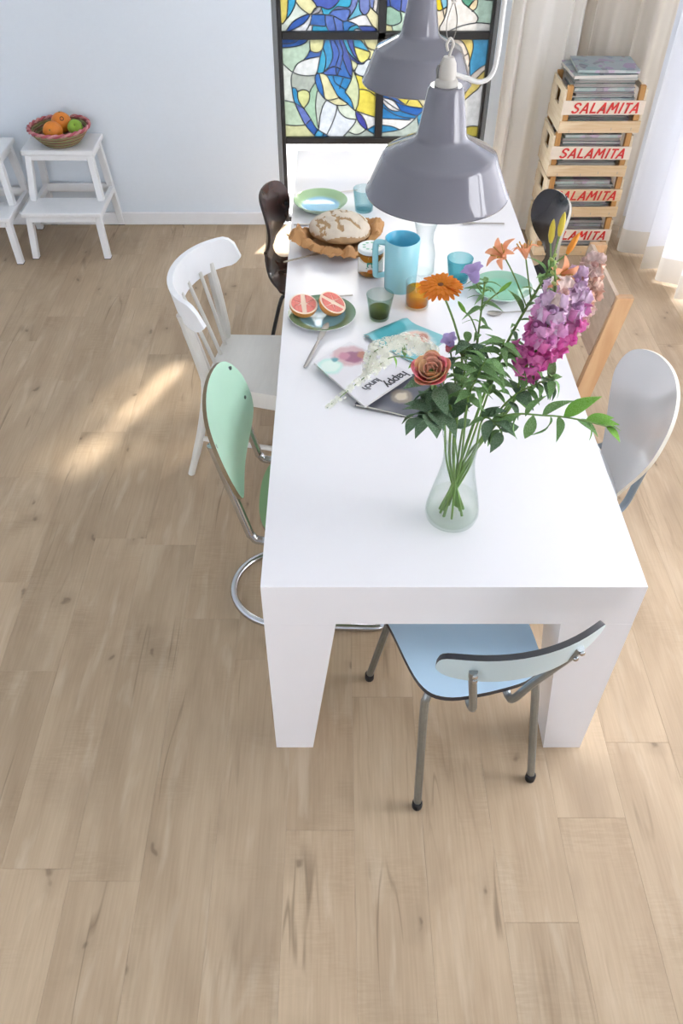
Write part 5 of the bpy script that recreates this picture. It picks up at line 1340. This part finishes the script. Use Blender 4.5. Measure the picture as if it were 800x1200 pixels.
# lilies
LILY = petalm('lily_orange', '#ffc093', .12, 40); LILYB = mat('lily_bud_orange', '#f0962e', .5, var=.15, scale=30); LYB = mat('lily_bud_yellow', '#d0b93a', .5, var=.15, scale=30)
def lily_petal(m): return B().plate([tuple(p) for p in cr([(-.002, 0), (-.0075, .016), (-.007, .034), (0, .052), (.007, .034), (.0075, .016), (.002, 0)], 3, True)], lambda u, v: (u, v*.85+.002, .028*sin(v/.052*2.2)-v*v*4.5+u*u*30), .0006, .008).mesh('petal', m, 70)
LP = lily_petal(LILY)
def lily_head(o, p, nrm, s_=1.):
    MF = frame(p, nrm)
    for k in range(6): link('petal', LP, o, MF @ Matrix.Rotation(k*pi/3+.2, 4, 'Z') @ Matrix.Rotation(.25+.12*(k % 2), 4, 'X') @ Matrix.Scale(s_, 4))
    for k in range(5): B().tube([MF @ Vector((0, 0, 0)), MF @ Vector((.008*cos(k*1.26), .008*sin(k*1.26), .02)), MF @ Vector((.016*cos(k*1.26), .016*sin(k*1.26), .034))], [.0009, .0008, .0016], 5).build('stamen', mat('stamen', '#c8a050', .6), o)
LB = {m.name: B().lathe([(0, -.002), (.004, .002), (.0072, .016), (.0065, .034), (.0035, .046), (0, .052)], 10, 0, wob=lambda a, z: 1+.10*cos(3*a)).mesh('lily_bud', m, 70) for m in (LILYB, LYB, LIMELEAF)}
o, Q = stem_thing('lily', 'orange lily stem with open blooms and yellow buds, tallest in the bouquet', 'flower', [foot(3.9), mouth(4.1, .018), at(572, 450, 1.50), at(600, 390, 1.54), at(632, 335, 1.57), at(645, 312, 1.58)], .0034, group=G)
base = Vector(o.location)
def branch(o, pts, r=.0017): 
    q = [Vector(p)-Vector(o.location) for p in pts]; B().tube(cr(q, 4), r, 6).build('side_stem', STEMG, o, 60); return q[-1]
lily_head(o, branch(o, [at(632, 335, 1.57), at(640, 325, 1.555), at(652, 322, 1.54)]), (.3, -.75, .3), 1.0)
lily_head(o, branch(o, [at(622, 352, 1.565), at(618, 320, 1.56), at(616, 303, 1.555)]), (-.2, .3, .9), .8)
lily_head(o, branch(o, [at(617, 360, 1.56), at(603, 325, 1.55), at(592, 303, 1.545)]), (-.55, -.3, .6), .95)
for (x, y, x2, y2, mm) in ((645, 312, 645, 285, LYB), (645, 312, 655, 277, LYB), (645, 312, 664, 298, LILYB)):
    p = branch(o, [at(x, y, 1.58), at((x+x2)/2, (y+y2)/2, 1.585), at(x2, y2, 1.59)]); d = Vector((x2-x, 0, (y-y2)*1.3)).normalized()
    link('bud', LB[mm.name], o, frame(p, (d.x*.5, .25, max(d.z, .5))) @ Matrix.Scale(.95, 4))
leaf_along(o, Q, .5, .96, 12, .05, [0, 2], .7, .6)
# bellflowers
BELL = petalm('bellflower_lilac', '#b9a5d8', .1, 40)
bell = B().lathe([(.0015, 0), (.006, .003), (.010, .012), (.011, .022), (.015, .030), (.021, .033)], 20, 0, wob=lambda a, z: 1+(.16*cos(5*a) if z > .026 else 0)).mesh('bell', BELL, 70)
o, Q = stem_thing('bellflower', 'lilac bellflower stem between the gerbera and the jade plate', 'flower', [foot(4.6), mouth(4.7, .016), at(553, 440, 1.46), at(561, 385, 1.48), at(566, 345, 1.49), at(568, 330, 1.49)], .0024, group=G)
p = branch(o, [at(566, 345, 1.49), at(561, 338, 1.485), at(558, 332, 1.48)]); link('bell', bell, o, frame(p, (-.35, .1, .9)) @ Matrix.Scale(1.05, 4))
p = branch(o, [at(553, 440, 1.46), at(540, 415, 1.445), at(530, 406, 1.44)]); link('bell', bell, o, frame(p, (-.4, -.2, .85)) @ Matrix.Scale(.8, 4))
for (x, y, x2, y2) in ((560, 395, 545, 366), (564, 360, 585, 342)):
    p = branch(o, [at(x, y, 1.48), at((x+x2)/2, y2+8, 1.475), at(x2, y2, 1.47)]); link('bud', LB['leaf_lime'], o, frame(p, (x2-x, 0, 22)) @ Matrix.Scale(.62, 4))
leaf_along(o, Q, .45, 1., 14, .038, [0, 2, 2], .9, .3)
# white sprays
SPRAYW = petalm('white_blossom', '#f8f8ee', .06, 40, .45)
def spray(label, pts, t0, n, rad, name='white_spray'):
    o, Q = stem_thing(name, label, 'flower', pts, .0016, group=G); b = B()
    for i in range(n):
        t = t0+(1-t0)*i/n; f_ = t*(len(Q)-1); k = min(int(f_), len(Q)-2); p = Q[k].lerp(Q[k+1], f_-k); g = i/n
        d = Vector((fr_.gauss(0, 1), fr_.gauss(0, 1), fr_.gauss(0, 1)+.5)).normalized()
        M = frame(p+d*rad*(1-.6*g**2)*fr_.uniform(.6, 1.1), d); s_ = .0058*(1.1-.45*g)
        for j in range(5):
            a = j*2*pi/5; q = a+.62
            b.add([(0, 0, 0), (s_*cos(a-.5), s_*sin(a-.5), .0012), (1.35*s_*cos(a), 1.35*s_*sin(a), .0008), (s_*cos(a+.5), s_*sin(a+.5), .0012)], [(0, 1, 2, 3)], 0, M)
    f = b.build('florets', SPRAYW, o, 60); f['kind'] = 'stuff'
    leaf_along(o, Q, .3, t0, 5, .03, [0, 3])
    return o
spray('dense white blossom spray arching left over the teal magazine', [foot(1.4), mouth(1.3, .022), at(525, 470, 1.42), at(505, 418, 1.50), at(470, 403, 1.60), at(437, 413, 1.66), at(430, 437, 1.66)], .52, 380, .026)
spray('thin white blossom spray tapering left across the happy lunch magazine', [foot(1.1, .02), mouth(.9, .02), at(528, 480, 1.40), at(502, 432, 1.47), at(462, 418, 1.60), at(430, 440, 1.72), at(383, 478, 1.78)], .70, 220, .014)
# leafy branches
o, Q = stem_thing('leafy_branch', 'leafy green branch reaching right beyond the table edge', 'branch', [foot(2.9, .02), mouth(3.1, .028), at(585, 490, 1.36), at(640, 487, 1.33), at(680, 492, 1.32), at(712, 500, 1.31)], .0022, group=G)
for (x, y, dx, dy, s_, k) in ((606, 488, -.2, -1, .055, 0), (625, 486, -.1, -1, .075, 0), (645, 488, .1, -.9, .065, 2), (655, 488, .3, -1, .06, 0), (660, 488, .75, .75, .085, 3), (676, 492, .9, -.3, .06, 0), (685, 493, 1, .25, .06, 3), (695, 496, 1, .1, .055, 3), (702, 498, 1, -.15, .05, 3), (710, 500, .8, -.6, .05, 3), (690, 494, .3, -.9, .045, 3), (635, 487, .55, 1, .07, 0), (615, 488, .3, .9, .06, 0)):
    put_leaf(o, at(x, y, 1.335)-Vector(o.location), (dx, fr_.uniform(-.3, .1), dy), s_, k, fr_.uniform(-.6, .6))
specs = [('bushy green stem at the front of the bouquet', [foot(1.8, .02), mouth(1.6, .02), at(548, 470, 1.36), at(560, 440, 1.36), at(570, 420, 1.37)], 20, .05, [0, 2, 0]),
         ('dark leaved stem drooping over the left rim of the vase', [foot(.0, .02), mouth(.1, .03), at(520, 492, 1.37), at(505, 482, 1.34), at(498, 492, 1.33)], 11, .062, [1, 4, 1]),
         ('green stem filling the middle of the bouquet', [foot(2.2, .02), mouth(2.2, .016), at(572, 460, 1.40), at(585, 425, 1.41), at(590, 400, 1.42)], 22, .05, [0, 0, 2]),
         ('dark green stem in the shade behind the rose', [foot(.7, .02), mouth(.8, .02), at(538, 470, 1.42), at(545, 430, 1.44), at(548, 400, 1.45)], 18, .05, [1, 0]),
         ('green stem arching right under the snapdragons', [foot(3.1, .02), mouth(3.2, .024), at(590, 475, 1.40), at(628, 450, 1.41), at(650, 445, 1.40)], 18, .05, [0, 0, 1]),
         ('short stem with drooping leaves over the right rim of the vase', [foot(2.6, .02), mouth(2.7, .03), at(565, 492, 1.36), at(582, 498, 1.34), at(588, 508, 1.33)], 11, .05, [0, 1])]
for lab, pts, cnt, size, kinds in specs:
    o, Q = stem_thing('greenery_sprig', lab, 'foliage', pts, .0024, group=G)
    leaf_along(o, Q, .48, 1., cnt, size, kinds, .9, .25)
put_leaf(o, at(600, 388, 1.50)-Vector(o.location), (.35, -.1, -.9), .052, 4)
